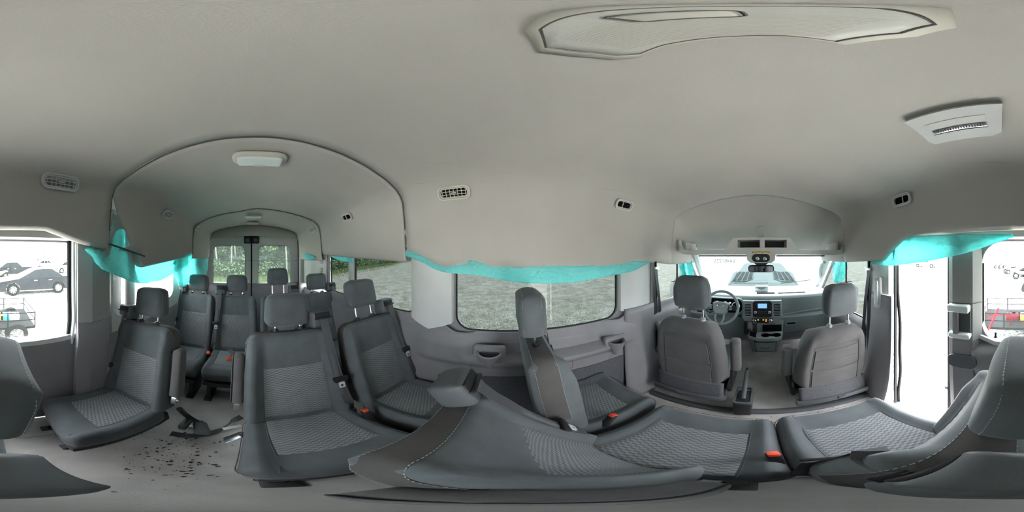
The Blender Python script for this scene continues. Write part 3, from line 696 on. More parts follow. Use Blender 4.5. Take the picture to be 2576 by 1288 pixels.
    if arm:
        a = shared('armrest', lambda: pad(.085, .36, .035, .022, .03, .03, None, None, 4, 10), MT['fabside'], t, atb((arm * .272, -.035, .335)), Euler((rx, 0, 0)).to_matrix().to_4x4().to_euler())
        a.rotation_euler = (Matrix.Rotation(rx, 4, 'X') @ Matrix(((0, 0, 1, 0), (1, 0, 0, 0), (0, 1, 0, 0), (0, 0, 0, 1)))).to_euler()
        shared('armrest_piping', lambda: tube([Vector((x, y, .024)) for x, y in rrect(.078, .352, .033, 5)], .0025, 5, closed=True), MT['black'], a)
        shared('armrest_bracket', lambda: join(*[xf(ring(rrect(.05, .07, .014, 3), rrect(.034, .052, .01, 3), -.012, .012, 'XY'), Matrix.Translation((0, -.21, 0)))]), MT['steel'], a)
    for s, dy, ang, vis in buckles:
        k = shared('buckle', lambda: join(box(.014, .012, .045, (0, 0, -.01), .006), box(.008, .004, .07, (0, 0, -.10), .003)), MT['plast'], t, (s * .232, .075 + dy, .455), (R(ang), 0, R(s * 10))); k.scale = (1.3, 1.3, 1.15)
        shared('release_button', lambda: box(.0115, .0125, .010, (0, 0, .030), .004), MT['red'], k)
    return t
ROW2 = rear_seat((-.732, .285, 0), wx=.95, label= 'front bench outer seat by the big tinted window, headrest raised on a visible post', group='seats of the front bench', rec=6, head=.055, cx=1.09, belt=-1, near=True, tongue=.28, buckles=((1, .02, -35, 1),))
rear_seat((-.205, .270, 0), 'front bench middle seat without headrest, its backrest leaning back furthest', 'seats of the front bench', rec=29, head=None, cx=1.09, sx=.79, bx=-.066, belt=-1, near=True, arm=1, tongue=.62, buckles=((1, .0, -20, 1),))
rear_seat((.312, .285, 0), 'front bench seat beside the open sliding door, large headrest close up', 'seats of the front bench', rec=14.5, head=.028, cx=1.09, belt=-1, gdx=-.02, gdy=-.06, gdz=-.095, near=True, tongue=.7, buckles=())
rear_seat((-.215, -.615, 0), 'third-row seat on the aisle with folded armrest and lowered headrest', 'third-row seats', rec=17, head=.028, belt=-1, arm=1, near=True, tongue=.55, buckles=((-1, .03, 35, 1),))
rear_seat((-.735, -.580, 0), wx=.94, label= 'third-row seat against the wall, headrest raised on two chrome posts', group='third-row seats', rec=17, head=.085, belt=-1, near=True, tongue=.5)
rear_seat((.552, -.640, -.02), wx=.94, label= 'tilted single seat broken loose from the floor beside the rear door pillar', group='third-row seats', rec=17, head=.045, belt=1, arm=-1, near=True, tongue=.62, yaw=-6, roll=5, pitch=-3, feet=False)
Y4 = -1.535
rear_seat((.600, Y4, 0), wx=.93, label= 'last-row seat nearest the passenger side wall, under the hanging teal cloth', group='last-row seats', rec=17, head=.03, belt=1, tongue=.5)
rear_seat((.145, Y4, 0), wx=.93, label= 'last-row seat with a belt tongue lying on its cushion, left of the rear door gap', group='last-row seats', rec=17, head=.035, belt=1, tongue=.48, buckles=((1, .06, -30, 1),))
rear_seat((-.325, Y4, 0), wx=.93, label= 'last-row seat with the highest raised headrest, in front of the rear door window', group='last-row seats', rec=17, head=.115, belt=-1, tongue=.5)
rear_seat((-.800, Y4, 0), wx=.93, label= 'last-row seat in the corner by the narrow tinted quarter window', group='last-row seats', rec=17, head=.035, belt=-1, tongue=.6)
# loose belt end on the last-row cushion
o = thing('seat_belt_buckle', 'orange-red belt buckle on a short strap lying on a last-row cushion', 'buckle', (.16, Y4 + .20, .462), (0, 0, R(20)))
mk('buckle_body', xf(ring(rrect(.07, .04, .012, 3), rrect(.045, .016, .006, 3), 0, .012, 'XY'), Matrix.Identity(4)), MT['red'], o)
mk('strap', ribbon([(-.02, -.01, .008), (-.04, -.05, .02), (-.04, -.10, .015), (-.03, -.15, .02)], (1, 0, 0), .046, .003), MT['belt'], o)
# low upright armrest between the middle and the door-side seat
# brackets of the broken seat, lying on the floor
def floor_bits():
    o = thing('seat_hinge_bracket', 'curved black hinge bracket hanging behind the tilted broken seat', 'bracket', (.27, -.70, .03))
    mk('bracket_arm', tube(bez([(-.02, -.12, .02), (.0, -.08, .10), (.05, -.06, .22), (.06, -.02, .34)], 5), .018, 8), MT['plast'], o)
    mk('bracket_plate', box(.02, .06, .035, (.03, -.03, .12), .01), MT['gplast'], o)
    mk('release_paddle', box(.035, .07, .018, (-.02, .02, .10), .01), MT['gplast'], o, rot=(R(12), R(-20), R(20)))
    o = thing('floor_strap', 'black belt strap trailing over the aisle floor between the third-row seats', 'strap', (0, 0, 0))
    mk('webbing', ribbon(bez([onz(430, 1090, .06), onz(470, 1096, .012), onz(520, 1092, .012), onz(555, 1080, .015), onz(585, 1060, .06), onz(607, 1048, .05)], 5), (0, 0, 1) if False else (.3, 1, 0), .045, .003), MT['belt'], o)
    tgp = onz(478, 1072, .03)
    mk('belt_tongue', box(.035, .012, .006, tgp, .004), MT['steel'], o, rot=(0, 0, 0))
    o = thing('seat_release_lever', 'black paddle with grey plate beside the aisle seat base', 'lever', onz(592, 1098, .12))
    mk('paddle', pad(.11, .05, .024, .012, .012, .01), MT['plast'], o, rot=(R(15), R(20), R(40)))
    mk('plate', box(.04, .018, .004, (.02, .03, .02), .003), MT['steel'], o, rot=(R(15), R(20), R(40)))
    o = thing('broken_tongue', 'flat silver metal tab sticking out by the aisle seat', 'tab', onz(585, 1075, .16))
    mk('tab_plate', box(.05, .014, .004, (0, 0, 0), .003), MT['light'], o, rot=(0, R(-10), R(35)))
floor_bits()
for k, (px, py) in enumerate(((112, 1080), (165, 1125))):
    o = thing('floor_rail', ('worn metal floor rail end in front of the tilted seat' if k else 'rusty floor anchor plate near the door sill before the tilted seat'), 'rail', onz(px, py, .0) + Vector((.0, -.02, 0)))
    mk('rail_bar', box(.022, .09, .014, (0, -.05, .014), .004), MT['gplast'], o); mk('rail_slot', box(.008, .05, .004, (0, -.05, .029), .002), MT['hole'], o)

# ------------------------------------------------------------------ the two front seats, seen from behind
FBACK = pad(.54, .66, .17, .06, .06, .065, lambda a, b: .03 * sm(abs(a), .14, .2), lambda a, b: -.012 * (1 - sm(abs(a), .15, .21)) * (1 - sm(b, .2, .26)) + .012 * math.cos(a * 5), 20, 20,
            lambda p: Vector((p.x * (1 - .13 * sm(p.y, -.1, .33)), p.y, p.z)))
def fb(a, b, off=0): return Vector((a * (1 - .13 * sm(b, -.1, .33)), -(.065 - .012 * (1 - sm(abs(a), .15, .21)) * (1 - sm(b, .2, .26)) + .012 * math.cos(a * 5) + off) - .05, b + .31))
def front_seat(x, dz, arm, hx, label):
    t = thing('cab_seat', label, 'seat', (x, 1.13, dz), (0, 0, 0), 'front cab seats')
    rx = R(7)
    b = mk('backrest', tr(xf(FBACK, UP), 0, -.05, .31), MT['fabside'], t, (0, 0, .40), (rx, 0, 0))
    for bb0, bb1, lab in ((-.27, -.045, 'lower'), (-.03, .175, 'upper')):
        g, uv = patch(10, 8, -.175, .175, bb0, bb1, lambda a, q, o: fb(a, q - .012 * (1 - (a / .175) ** 2) * (1 if q > bb1 - .02 else 0), o), .007)
        mk('map_pocket', g, MT['fabside'], b)
    mk('backrest_seam', join(tube([fb(s_, b_, .001) for s_, b_ in ((-.18, -.30), (-.18, 0), (-.18, .2))], .0022, 5), tube([fb(s_, b_, .001) for s_, b_ in ((.18, -.30), (.18, 0), (.18, .2))], .0022, 5),
        tube([fb(a, .2, .001) for a in (-.18, -.1, 0, .1, .18)], .0022, 5), tube([fb(a, .06, .007) for a in (-.17, -.1, 0, .1, .17)], .0016, 5)), MT['seam'], b)
    mk('carpet_valance', grid(16, 8, lambda u, v: Vector((lerp(-.25, .25, u), -.118 - .012 * math.cos((u - .5) * 3) + .01 * v - .02 * (1 - v), lerp(-.13, .05, v)))), MT['carpet'], b, smooth=60, solid=.012)
    h = mk('headrest', xf(pad(.265, .235, .075, .045, .055, .05, None, lambda a, b: .014 * math.cos(a * 8), 8, 8, lambda p: Vector((p.x * (1 - .10 * sm(p.y, 0, .1)), p.y, p.z - .5 * p.x * p.x))), UP), MT['fab'], t,
           Matrix.Rotation(rx, 4, 'X') @ Vector((0, -.05, 0)) + Vector((hx, -.085, 1.235)), (R(3), 0, 0))
    mk('stitching', tube([Vector((a * .95, -.028 - .5 * a * a, bb)) for a, bb in rrect(.265, .232, .073, 8)], .0014, 4, closed=True), MT['seam'], h)
    for s in (-1, 1):
        mk('post', cyl(.0075, .20, 14, (0, 0, -.17)), MT['chrome'], h, (s * .072, 0, 0))
        mk('post_collar', join(cyl(.02, .014, 16), cyl(.014, .02, 16, (0, 0, .006))), MT['dashlt'], b, (s * .072 + hx, -.048, .645))
    c = mk('cushion', pad(.52, .54, .1, .05, .06, .07, lambda a, b: .03 * sm(abs(a), .15, .2), None, 12, 12), MT['fab'], t, (0, .25, .40), (R(6), 0, 0))
    a = mk('armrest', pad(.09, .33, .035, .028, .036, .036, None, None, 4, 10), MT['fabside'], t)
    a.matrix_local = Matrix.Translation((arm * .315, -.03, .70)) @ Matrix.Rotation(rx, 4, 'X') @ Matrix(((0, 0, 1, 0), (1, 0, 0, 0), (0, 1, 0, 0), (0, 0, 0, 1)))
    mk('seat_base', join(box(.25, .22, .045, (0, .22, .27), .02), box(.20, .20, .13, (0, .24, .13), .02)), MT['plast'], t)
    mk('base_rail', join(box(.27, .03, .028, (0, -.125, .235), .012), box(.03, .012, .014, (-.04 * arm, -.155, .245), .005)), MT['gplast'], t)
    for s in (-1, 1): mk('side_shield', loft([[Vector((s * .272 + d, y, z)) for y, z in rrect(.30, .12, .05, 4, .08, .32)] for d in (-.012, .012)]), MT['plast'], t, smooth=40)
    bk = mk('buckle', join(box(.014, .012, .05, (0, 0, 0), .006), box(.006, .004, .09, (0, 0, -.1))), MT['plast'], t, (arm * .285, -.01, .48), (R(-12), 0, 0))
    mk('release_button', box(.0115, .0125, .010, (0, 0, .045), .004), MT['orange'], bk)
    return t
front_seat(-.49, -.025, 1, .04, "driver seat behind the steering wheel, darker headrest, sagging back pockets")
front_seat(.485, -.085, -1, .03, "front passenger seat with two back pockets, opposite the glove box")
# ------------------------------------------------------------------ dashboard and cab
YW = 2.55
def dash_prof(x):
    """(y, z) cross-section of the dashboard at x, from windshield base over the top edge down to the knee panel"""
    k = .03 * math.cos(x * 1.6)
    return [(YW + .05, .955), (2.30, .975), (2.02, .985), (1.90 - k, .990), (1.855 - k, .985), (1.835 - k, .965), (1.835 - k, .93), (1.85 - k, .86), (1.865 - k, .79), (1.88 - k, .75), (1.865 - k, .735), (1.845 - k, .72),
            (1.855 - k, .68), (1.90 - k, .50), (1.98, .36), (2.15, .22), (2.45, .15), (2.62, .15)]
xs = [-.86 + k * 1.72 / 40 for k in range(41)]
D = mk('dashboard', loft([[Vector((x, y, z)) for y, z in dash_prof(x)] for x in xs]), MT['dash'], smooth=40)
tag(D, 'long grey dashboard across the front of the cab', 'dashboard')
mk('accent_strip', loft([[Vector((x, dash_prof(x)[9][0] - .018 + dy, pw(x, [(-.1, .742), (.2, .742), (.45, .775), (.86, .80)]) + dz)) for dy, dz in ((0, 0), (.02, 0), (.02, .014), (0, .012))] for x in [.23 + k * .03 for k in range(21)]]), MT['dashlt'], D, smooth=40)['label'] = 'bright trim strip'
mk('defroster_slot', box(.11, .035, .004, (.05, 1.99, .99), .003), MT['hole'], D)
mk('defroster_slot', box(.17, .03, .004, (.37, 1.98, .988), .003), MT['hole'], D)
mk('glove_box_line', tube([(.245, 1.83, .70), (.25, 1.855, .50), (.80, 1.90, .50)], .003, 5), MT['seam'], D)
gh = mk('glove_box_handle', prism([(-.07, .022), (.07, .022), (.05, -.03), (-.05, -.03)], -.012, .012, 'XZ'), MT['dash'], D, (.335, 1.845, .632)); mk('handle_recess', prism([(-.055, .014), (.055, .014), (.04, -.008), (-.04, -.008)], -.016, -.010, 'XZ'), MT['hole'], gh)
# instrument hood, dials
bn = mk('instrument_hood', loft([[Vector((-.41 + a, y, .875 + b + dz)) for a, b in rrect(.44 * s, .19 * s, .07 * s, 6)] for y, s, dz in ((1.86, 1.08, 0), (1.775, 1.0, 0), (1.775, .90, 0), (1.85, .86, 0))], caps=False), MT['dash'], D, smooth=40)
ds = mk('instrument_display', prism(rrect(.40, .165, .055, 6, -.41, .875), 1.792, 1.80, 'XZ'), MT['hole'], D)
for x in (-.50, -.285):
    mk('gauge', join(*[box(.002, .001, .006, (x + .043 * math.sin(R(a)), 1.789, .878 + .043 * math.cos(R(a))), 0) for a in range(-120, 121, 20)]), MT['dial'], ds)
mk('gauge_readout', join(box(.012, .001, .014, (-.405, 1.789, .91), 0), box(.008, .001, .006, (-.375, 1.789, .905), 0), box(.01, .001, .008, (-.35, 1.789, .912), 0)), MT['dial'], ds)
# centre stack
stk = mk('centre_stack', loft([[Vector((x * s, y, z)) for x, z in ((-.205, .955), (.215, .955), (.225, .76), (.185, .705), (.09, .685), (-.08, .685), (-.175, .705), (-.215, .76))] for y, s in ((1.84, 1.03), (1.745, 1.0), (1.735, .97))]), MT['dash'], D, smooth=30)
for s in (-1, 1):
    v = mk('air_vent', ring(rrect(.088, .165, .022, 4, .008 + s * .155, .855), rrect(.072, .148, .016, 4, .008 + s * .155, .855), 1.722, 1.745, 'XZ'), MT['dashlt'], D)
    mk('vent_cavity', box(.037, .004, .075, (.008 + s * .155, 1.738, .855)), MT['hole'], v)
    for k in range(7): mk('vent_slat', box(.035, .006, .0035, (.008 + s * .155, 1.728, .80 + k * .0185), 0), MT['dash'], v)
    mk('vent_tab', box(.018, .004, .004, (.008 + s * .155, 1.718, .858), .002), MT['dashlt'], v)
rd = mk('radio', pad(.205, .195, .03, .012, .012, .01), MT['plast'], D, (.008, 1.728, .862), (R(90), 0, 0))
rd.data.materials[0] = MT['plast']
mk('radio_bezel', tube([(a, b, .004) for a, b in rrect(.21, .20, .032, 5)], .004, 6, closed=True), MT['dashlt'], rd)
mk('radio_screen', box(.048, .027, .002, (0, .045, .012)), MT['screen'], rd)
for s in (-1, 1): mk('radio_knob', lathe([(.017, .010), (.017, .022), (.013, .026), (.012, .024)], 20), MT['chrome'], rd, (s * .075, -.03, 0))
for k in range(5): mk('radio_button', box(.0095, .005, .003, (-.042 + k * .021, -.022, .012), .002), MT['gplast'], rd); mk('radio_button', box(.0095, .004, .003, (-.042 + k * .021, -.040, .012), .002), MT['gplast'], rd)
cl = mk('climate_panel', box(.11, .008, .026, (.008, 1.730, .727), .006), MT['plast'], D)
for s in (-1, 1): mk('climate_knob', xf(lathe([(.024, 0), (.023, .018), (.016, .022), (.015, .018)], 20), Matrix.Translation((.008 + s * .085, 1.722, .727)) @ Matrix.Rotation(R(90), 4, 'X')), MT['chrome'], cl)
for x, z in ((-.045, .738), (.01, .738), (.04, .738), (.04, .722)): mk('climate_lamp', box(.008, .002, .003, (.008 + x, 1.7205, z), .001), MT['amber'], cl)
# lower console with shifter, tray, cup holders and drawer
def cons(pts, y): return [Vector((x, y + dy, z)) for x, z, dy in pts]
lc = mk('lower_console', loft([[Vector((x * s, y, z)) for x, z in ((-.21, .695), (.24, .695), (.225, .52), (.17, .30), (-.10, .30), (-.165, .52))] for y, s in ((1.95, 1), (1.76, 1), (1.72, .96))]), MT['dash'], D, smooth=30)
lip = mk('cup_holder_tray', loft([[Vector((x, y, z)) for x, y in ((-.15, 1.73), (.225, 1.73), (.20, 1.60), (.13, 1.555), (-.03, 1.555), (-.12, 1.62))] for z in (.55, .585)]), MT['dashlt'], D, smooth=25)
for x, r_ in ((.02, .042), (.075, .026), (.13, .042)): mk('cup_holder', lathe([(r_ + .004, 0), (r_ + .004, .003), (r_, .004), (r_ - .003, -.0), (.001, -.001)], 24), MT['hole'], lip, (x + .02, 1.635, .585))
mk('coin_pocket', prism([(-.12, 1.70), (-.055, 1.70), (-.055, 1.59), (-.075, 1.59), (-.125, 1.63)], .584, .588, 'XY'), MT['hole'], lip)
ty = mk('storage_cubby', box(.10, .004, .045, (.11, 1.713, .635), .004), MT['hole'], D)
mk('cubby_lip', box(.104, .008, .006, (.11, 1.708, .588), .003), MT['dashlt'], ty)
mk('power_socket', xf(lathe([(.014, 0), (.014, .006), (.009, .007), (.009, .001), (.001, .001)], 18), Matrix.Translation((.125, 1.712, .703)) @ Matrix.Rotation(R(90), 4, 'X')), MT['chrome'], D)
dw = mk('drawer', loft([[Vector((x, y, z)) for x, z in ((-.075, .52), (.15, .52), (.135, .385), (-.055, .385))] for y in (1.715, 1.60)]), MT['gplast'], D, smooth=25)
mk('drawer_front', loft([[Vector((.037 + x * s, y, .455 + z * s)) for x, z in ((-.105, .055), (.105, .055), (.095, -.06), (-.085, -.06))] for y, s in ((1.605, 1), (1.592, .97))]), MT['dash'], dw, smooth=25)
mk('drawer_pull', tube([(-.015, 1.588, .455), (.005, 1.586, .442), (.065, 1.586, .442), (.085, 1.588, .455)], .004, 6), MT['seam'], dw)
sh = mk('gear_lever_panel', box(.07, .035, .075, (-.118, 1.715, .64), .01), MT['plast'], D)
mk('lever_gate', box(.012, .004, .05, (-.105, 1.676, .64), .003), MT['dashlt'], sh)
gl = mk('gear_lever', tube(bez([(-.108, 1.69, .60), (-.112, 1.63, .64), (-.115, 1.585, .70)], 5), .010, 8), MT['plast'], D)
mk('lever_knob', pad(.045, .085, .02, .018, .02, .02), MT['gplast'], gl, (-.115, 1.565, .735), (R(65), 0, 0))
mk('lever_collar', lathe([(.024, 0), (.018, .05), (.013, .07)], 14), MT['chrome'], gl, (-.109, 1.67, .61), (R(40), 0, 0))
mk('headlamp_switch', box(.05, .01, .04, (-.70, 1.795, .80), .01), MT['plast'], D)
# steering wheel
sw = thing('steering_wheel', 'grey three-spoke steering wheel with an oval badge in front of the dials', 'steering wheel', (-.415, 1.615, .905), (R(-24), 0, 0))
def tilt(g): return rt(g, 'X', 90)
mk('rim', tube([(.178 * math.cos(a), 0, .178 * math.sin(a)) for a in [2 * math.pi * k / 48 for k in range(48)]], .0155, 10, closed=True), MT['dash'], sw)
hubg = loft([[Vector((x * s, y, z * s)) for x, z in ((-.085, .045), (-.05, .062), (.05, .062), (.085, .045), (.07, -.04), (.045, -.075), (-.045, -.075), (-.07, -.04))] for y, s in ((.03, 1.05), (-.015, 1), (-.028, .85))])
hub = mk('hub', hubg, MT['dash'], sw, smooth=25)
for s in (-1, 1):
    sp = mk('spoke', loft([[Vector((s * x, y, z)) for y, z in ((-.012, .03 - d), (.014, .03 - d), (.014, -.025 + d), (-.012, -.025 + d))] for x, d in ((.07, 0), (.125, .004), (.176, .008))]), MT['plast'], sw, smooth=30)
    for k in range(3): mk('spoke_button', box(.016, .003, .006, (s * .105, -.015, .018 - k * .017), .002), MT['dashlt'], sp)
mk('spoke', join(*[loft([[Vector((s * x + a, y, z)) for a, y in ((-.009, -.01), (.009, -.01), (.009, .01), (-.009, .01))] for x, z in ((.04, -.06), (.045, -.12), (.02, -.17))]) for s in (-1, 1)]), MT['dashlt'], sw, smooth=30)
bd = mk('badge', xf(lathe([(.001, 0), (.03, .001), (.033, .003), (.036, .001), (.036, -.004)], 32), Matrix.Translation((0, -.028, .018)) @ Matrix.Scale(.42, 4, Vector((0, 0, 1))) @ Matrix.Rotation(R(90), 4, 'X')), MT['chrome'], sw)
def text(name, s, size, m, parent, loc, rot, ext=.0006):
    c = bpy.data.curves.new(name, 'FONT'); c.body = s; c.size = size; c.extrude = ext; c.align_x = 'CENTER'; c.align_y = 'CENTER'
    o = bpy.data.objects.new(name, c); COL.objects.link(o); o.data.materials.append(m); bpy.context.view_layer.update()
    me = bpy.data.meshes.new_from_object(o.evaluated_get(bpy.context.evaluated_depsgraph_get())); bpy.data.objects.remove(o)
    o = bpy.data.objects.new(name, me); COL.objects.link(o); o.location = loc; o.rotation_euler = rot
    if not me.materials: me.materials.append(m)
    if parent: o.parent = parent
    return o
text('badge_lettering', 'Ford', .022, MT['ink'], bd, (0, -.0315, .018), (R(90), 0, 0))
mk('steering_column', cyl(.045, .14, 16, (0, .09, -.01), 'Y'), MT['plast'], sw)
for s in (-1, 1): mk('stalk', tube([(s * .04, .06, .0), (s * .13, .05, -.015 + .05 * s)], .008, 7), MT['plast'], sw)
# handbrake between driver seat and aisle
o = thing('handbrake', 'black handbrake lever and box beside the driver seat', 'handbrake', (-.115, 1.06, 0))
mk('brake_box', box(.055, .10, .09, (0, -.02, .13), .015), MT['plast'], o); mk('brake_tray', ring(rrect(.12, .22, .02, 3, 0, 0), rrect(.09, .19, .015, 3, 0, 0), .21, .235, 'XY'), MT['gplast'], o)
lv = mk('brake_lever', tube(bez([(0, -.06, .24), (.0, .06, .29), (.0, .22, .36)], 5), .017, 10), MT['gplast'], o); mk('lever_button', cyl(.010, .03, 10, (0, .235, .368)), MT['chrome'], lv)
# floor details in the cab
o = mk('trim_15', box(.80, .03, .02, (-.02, 1.02, .008), .012), MT['gplast'], smooth=30); struct(o, 'raised floor edge strip behind the front seats', 'trim')
o = mk('floor_mat', prism(rrect(.34, .78, .06, 5, .02, 1.42), .0, .012, 'XY'), MT['floor'], smooth=30); tag(o, 'worn grey-green floor covering in the gap between the front seats', 'mat')
o = mk('bottle_cap', lathe([(.001, .012), (.018, .012), (.02, .009), (.02, 0), (.001, 0)], 20), MT['cyan'], None, onz(1677, 976, .02)); tag(o, 'turquoise bottle cap on the floor behind the driver seat', 'cap')
# front bulkhead, cowl and front doors
o = mk('wall_front', box(.92, .02, .5, (0, 2.64, .45)), MT['plast'], smooth=0); struct(o, 'dark bulkhead below the dashboard', 'wall')
o = mk('floor_front', box(.90, .26, .03, (0, 2.36, -.03)), MT['floor'], smooth=0); struct(o, 'dark footwell floor under the dashboard', 'floor')
for s, n, lab in ((-1, 4, 'driver'), (1, 5, 'passenger')):
    dd = thing('door_%d' % n, None, None); tag(dd, '%s front door with its window' % lab, 'door', kind='structure')
    mk('door_trim', grid(20, 16, lambda u, v: Vector((s * (.915 - .05 * sm(v, .5, .7) * (1 - sm(v, .9, 1))), lerp(1.18, 2.3, u), lerp(.0, .82, v)))), MT['dark'], dd, smooth=50, solid=.02)
    gy = mk('window_%d' % (n + 4), prism([(1.17, .80), (2.42, .80), (2.38, .93), (1.86, 1.50), (1.80, 1.56), (1.17, 1.58)], s * .935, s * .939), MT['shade'], smooth=0); struct(gy, '%s front door window' % lab, 'window')
    mk('window_frame', tube([(s * .925, 1.62, .8), (s * .925, 1.62, 1.56)], .010, 6), MT['black'], gy)
    mk('window_frame', tube([(s * .93, 1.16, 1.58), (s * .93, 1.80, 1.57), (s * .93, 2.42, .90)], .022, 6), MT['dark'], gy)
    mk('door_outer', box(.006, .62, .45, (s * .96, 1.75, .36)), MT['white'], dd)
    mk('window_frame', box(.03, .035, .40, (s * .955, 1.185, 1.19)), MT['shaded_pale'], gy)
    mk('door_pull', box(.02, .10, .02, (s * .885, 1.7, .80), .01), MT['dashlt'], dd)
    # A pillar trim
    o = mk('trim_%d' % (14 + n - 2), tube([(s * .80, 1.78, 1.56), (s * .845, 2.10, 1.30), (s * .89, 2.50, .96)], [.05, .05, .055], 8), MT['light'], smooth=40); struct(o, 'pale windshield pillar cover on the %s side' % lab, 'trim')
    mr = thing('door_mirror', 'large black outside mirror on the %s door' % lab, 'mirror', (s * 1.12, 1.93, .93), (0, 0, R(s * 14)))
    mk('mirror_housing', xf(pad(.20, .34, .05, .04, .03, .09, None, None, 6, 6), UP @ Matrix.Scale(-1, 4, Vector((0, 0, 1)))), MT['black'], mr)
    mk('mirror_face', xf(pad(.175, .31, .04, .004, .004, .002, None, None, 4, 4), UP @ Matrix.Scale(-1, 4, Vector((0, 0, 1)))), MT['mirror'], mr, (0, -.029, 0))
    mk('mirror_arm', box(.08, .02, .04, (-s * .12, .04, -.12), .015), MT['black'], mr)
    # front shoulder belt on the B pillar
    sbt = thing('front_seat_belt', 'black shoulder belt hanging on the pillar beside the %s seat' % lab, 'belt')
    bx = (s * .90 if s < 0 else .835); by = 1.19 if s < 0 else 1.085
    mk('webbing', ribbon([(bx, by, CZ - .12), (bx + s * .008, by + .005, CZ - .35), (bx + s * .012, by + .01, CZ - .70), (bx + s * .01, by + .01, .35)], (0, 1, 0), .045, .003), MT['plast'], sbt)
    mk('webbing', ribbon([(bx, by - .005, CZ - .12), (bx + s * .0, by + .045, CZ - .40), (bx + s * .012, by + .10, CZ - .75)], (0, 1, 0), .04, .003), MT['plast'], sbt)
    mk('belt_loop', box(.012, .032, .016, (bx - s * .004, by, CZ - .11), .008), MT['chrome'], sbt); mk('slide_track', box(.006, .012, .05, (bx + s * .006, by, CZ - .05), .004), MT['hole'], sbt)
gh = thing('grab_handle', 'grey grab handle on the passenger side windshield pillar', 'handle')
mk('handle_bar', tube(bez([(.79, 1.95, 1.37), (.775, 2.02, 1.33), (.79, 2.12, 1.22), (.83, 2.2, 1.14)], 5), .02, 8), MT['dashlt'], gh)
# windshield, marker writing, wipers
def wsp(x, t): return Vector((x, lerp(1.92, YW + .06, t), lerp(1.52, .95, t)))
g = mk('window_10', grid(12, 8, lambda u, v: wsp(lerp(-.86, .86, u), v) + Vector((0, .06 * (1 - (2 * u - 1) ** 2), 0))), MT['wind'], solid=.005); struct(g, 'bright windshield with marker writing near its top', 'window')
wang = math.degrees(math.atan2(.57, .69))
def on_ws(px, py):
    d = pdir(px, py); best = min((abs(math.atan2(q.x, q.y) - math.atan2(d.x, d.y)) * 0 + abs((q.z - CZ) / math.hypot(q.x, q.y) - d.z / math.hypot(d.x, d.y)), t) for t in [k / 200 for k in range(201)] for q in [wsp(0, t) * 1.0])
    t = best[1]; y = wsp(0, t).y; return Vector((d.x / d.y * y, y, wsp(0, t).z))
p = on_ws(1820, 660)
o = text('marker_number', '64481725', .075, MT['ink'], None, p + Vector((0, .055, .01)), (R(90 - 0), 0, R(180))); tag(o, 'row of dark marker digits seen from behind on the windshield top, driver side', 'writing')
def scrawl(name, px0, px1, py, lab, amp=.012, n=26):
    pts = []
    for k in range(n):
        q = on_ws(lerp(px0, px1, k / (n - 1)), py + random.uniform(-1, 1) * amp * 200); pts.append(q + Vector((0, .055, 0)))
    o = mk(name, tube(pts, .0022, 4), MT['ink']); tag(o, lab, 'writing')
scrawl('marker_scrawl', 1992, 2066, 659, 'faint scrawled marker line on the windshield top, passenger side')
scrawl('marker_scrawl', 1772, 1822, 648, 'short dark marker scribble above the digits on the windshield', .012, 18)
for x0, x1 in ((.30, .78), (-.45, .1)):
    o = mk('wiper', tube([(x0, YW + .02, 1.01), (x1, YW - .02 + .0, 1.06 if x0 > 0 else 1.03)], .006, 5), MT['black']); tag(o, 'thin black wiper resting on the %s side of the windshield' % ('passenger' if x0 > 0 else 'driver'), 'wiper')
o = thing('dash_gadget', 'clear plastic-wrapped gadget on top of the dashboard behind the mirror', 'gadget', (.0, 2.12, .988))
mk('gadget_body', box(.085, .03, .035, (0, 0, .035), .008), MT['silver'], o); mk('gadget_bracket', tube([(-.05, -.035, .05), (0, -.04, .03), (.05, -.035, .055)], .006, 5), MT['gplast'], o)
# overhead shelf
os_ = thing('overhead_shelf', 'grey overhead storage shelf spanning the cab above the windshield', 'shelf')
YS = 1.50
bar = bez([(-.83, YS, CZ + .155), (-.80, YS - .02, CZ + .08), (-.74, YS - .02, CZ + .040), (-.4, YS - .03, CZ + .034), (0, YS - .035, CZ + .034), (.4, YS - .03, CZ + .034), (.74, YS - .02, CZ + .036), (.81, YS - .02, CZ + .075), (.84, YS, CZ + .15)], 6)
mk('shelf_edge', ribbon(bar, (0, 0, 1), .046, .03), MT['light'], os_, smooth=30)
mk('shelf_floor', loft([[Vector((x, YS, CZ + .022)) for x in (-.80, .80)] + [Vector((x, YS, CZ + .03)) for x in (.80, -.80)], [Vector((x, 1.74, CZ + .03)) for x in (-.80, .80)] + [Vector((x, 1.74, CZ + .038)) for x in (.80, -.80)]]), MT['light'], os_, smooth=0)
for s in (-1, 1): mk('shelf_end', box(.008, .12, .05, (s * .75, 1.62, CZ + .09)), MT['light'], os_)
cb = mk('cubby_box', ring([(-.335, CZ + .055), (.335, CZ + .055), (.255, CZ + .165), (-.255, CZ + .165)], [(-.215, CZ + .075), (.225, CZ + .075), (.225, CZ + .145), (-.215, CZ + .145)], YS - .055, YS + .16, 'XZ'), MT['light'], os_, smooth=25)
mk('cubby_back', box(.24, .006, .045, (.005, YS + .14, CZ + .11)), MT['gplast'], cb); mk('cubby_divider', box(.022, .08, .04, (.005, YS + .02, CZ + .11), .006), MT['light'], cb)
mk('support_post', loft([[Vector((-.005 + a, y, z)) for a, y, z in ((-.03, 1.60, CZ + .165), (.03, 1.60, CZ + .165), (.03, 1.64, CZ + .165), (-.03, 1.64, CZ + .165))], [Vector((-.005 + a, y, z)) for a, y, z in ((-.022, 1.66, CZ + .30), (.022, 1.66, CZ + .30), (.022, 1.72, CZ + .30), (-.022, 1.72, CZ + .30))]]), MT['light'], os_)
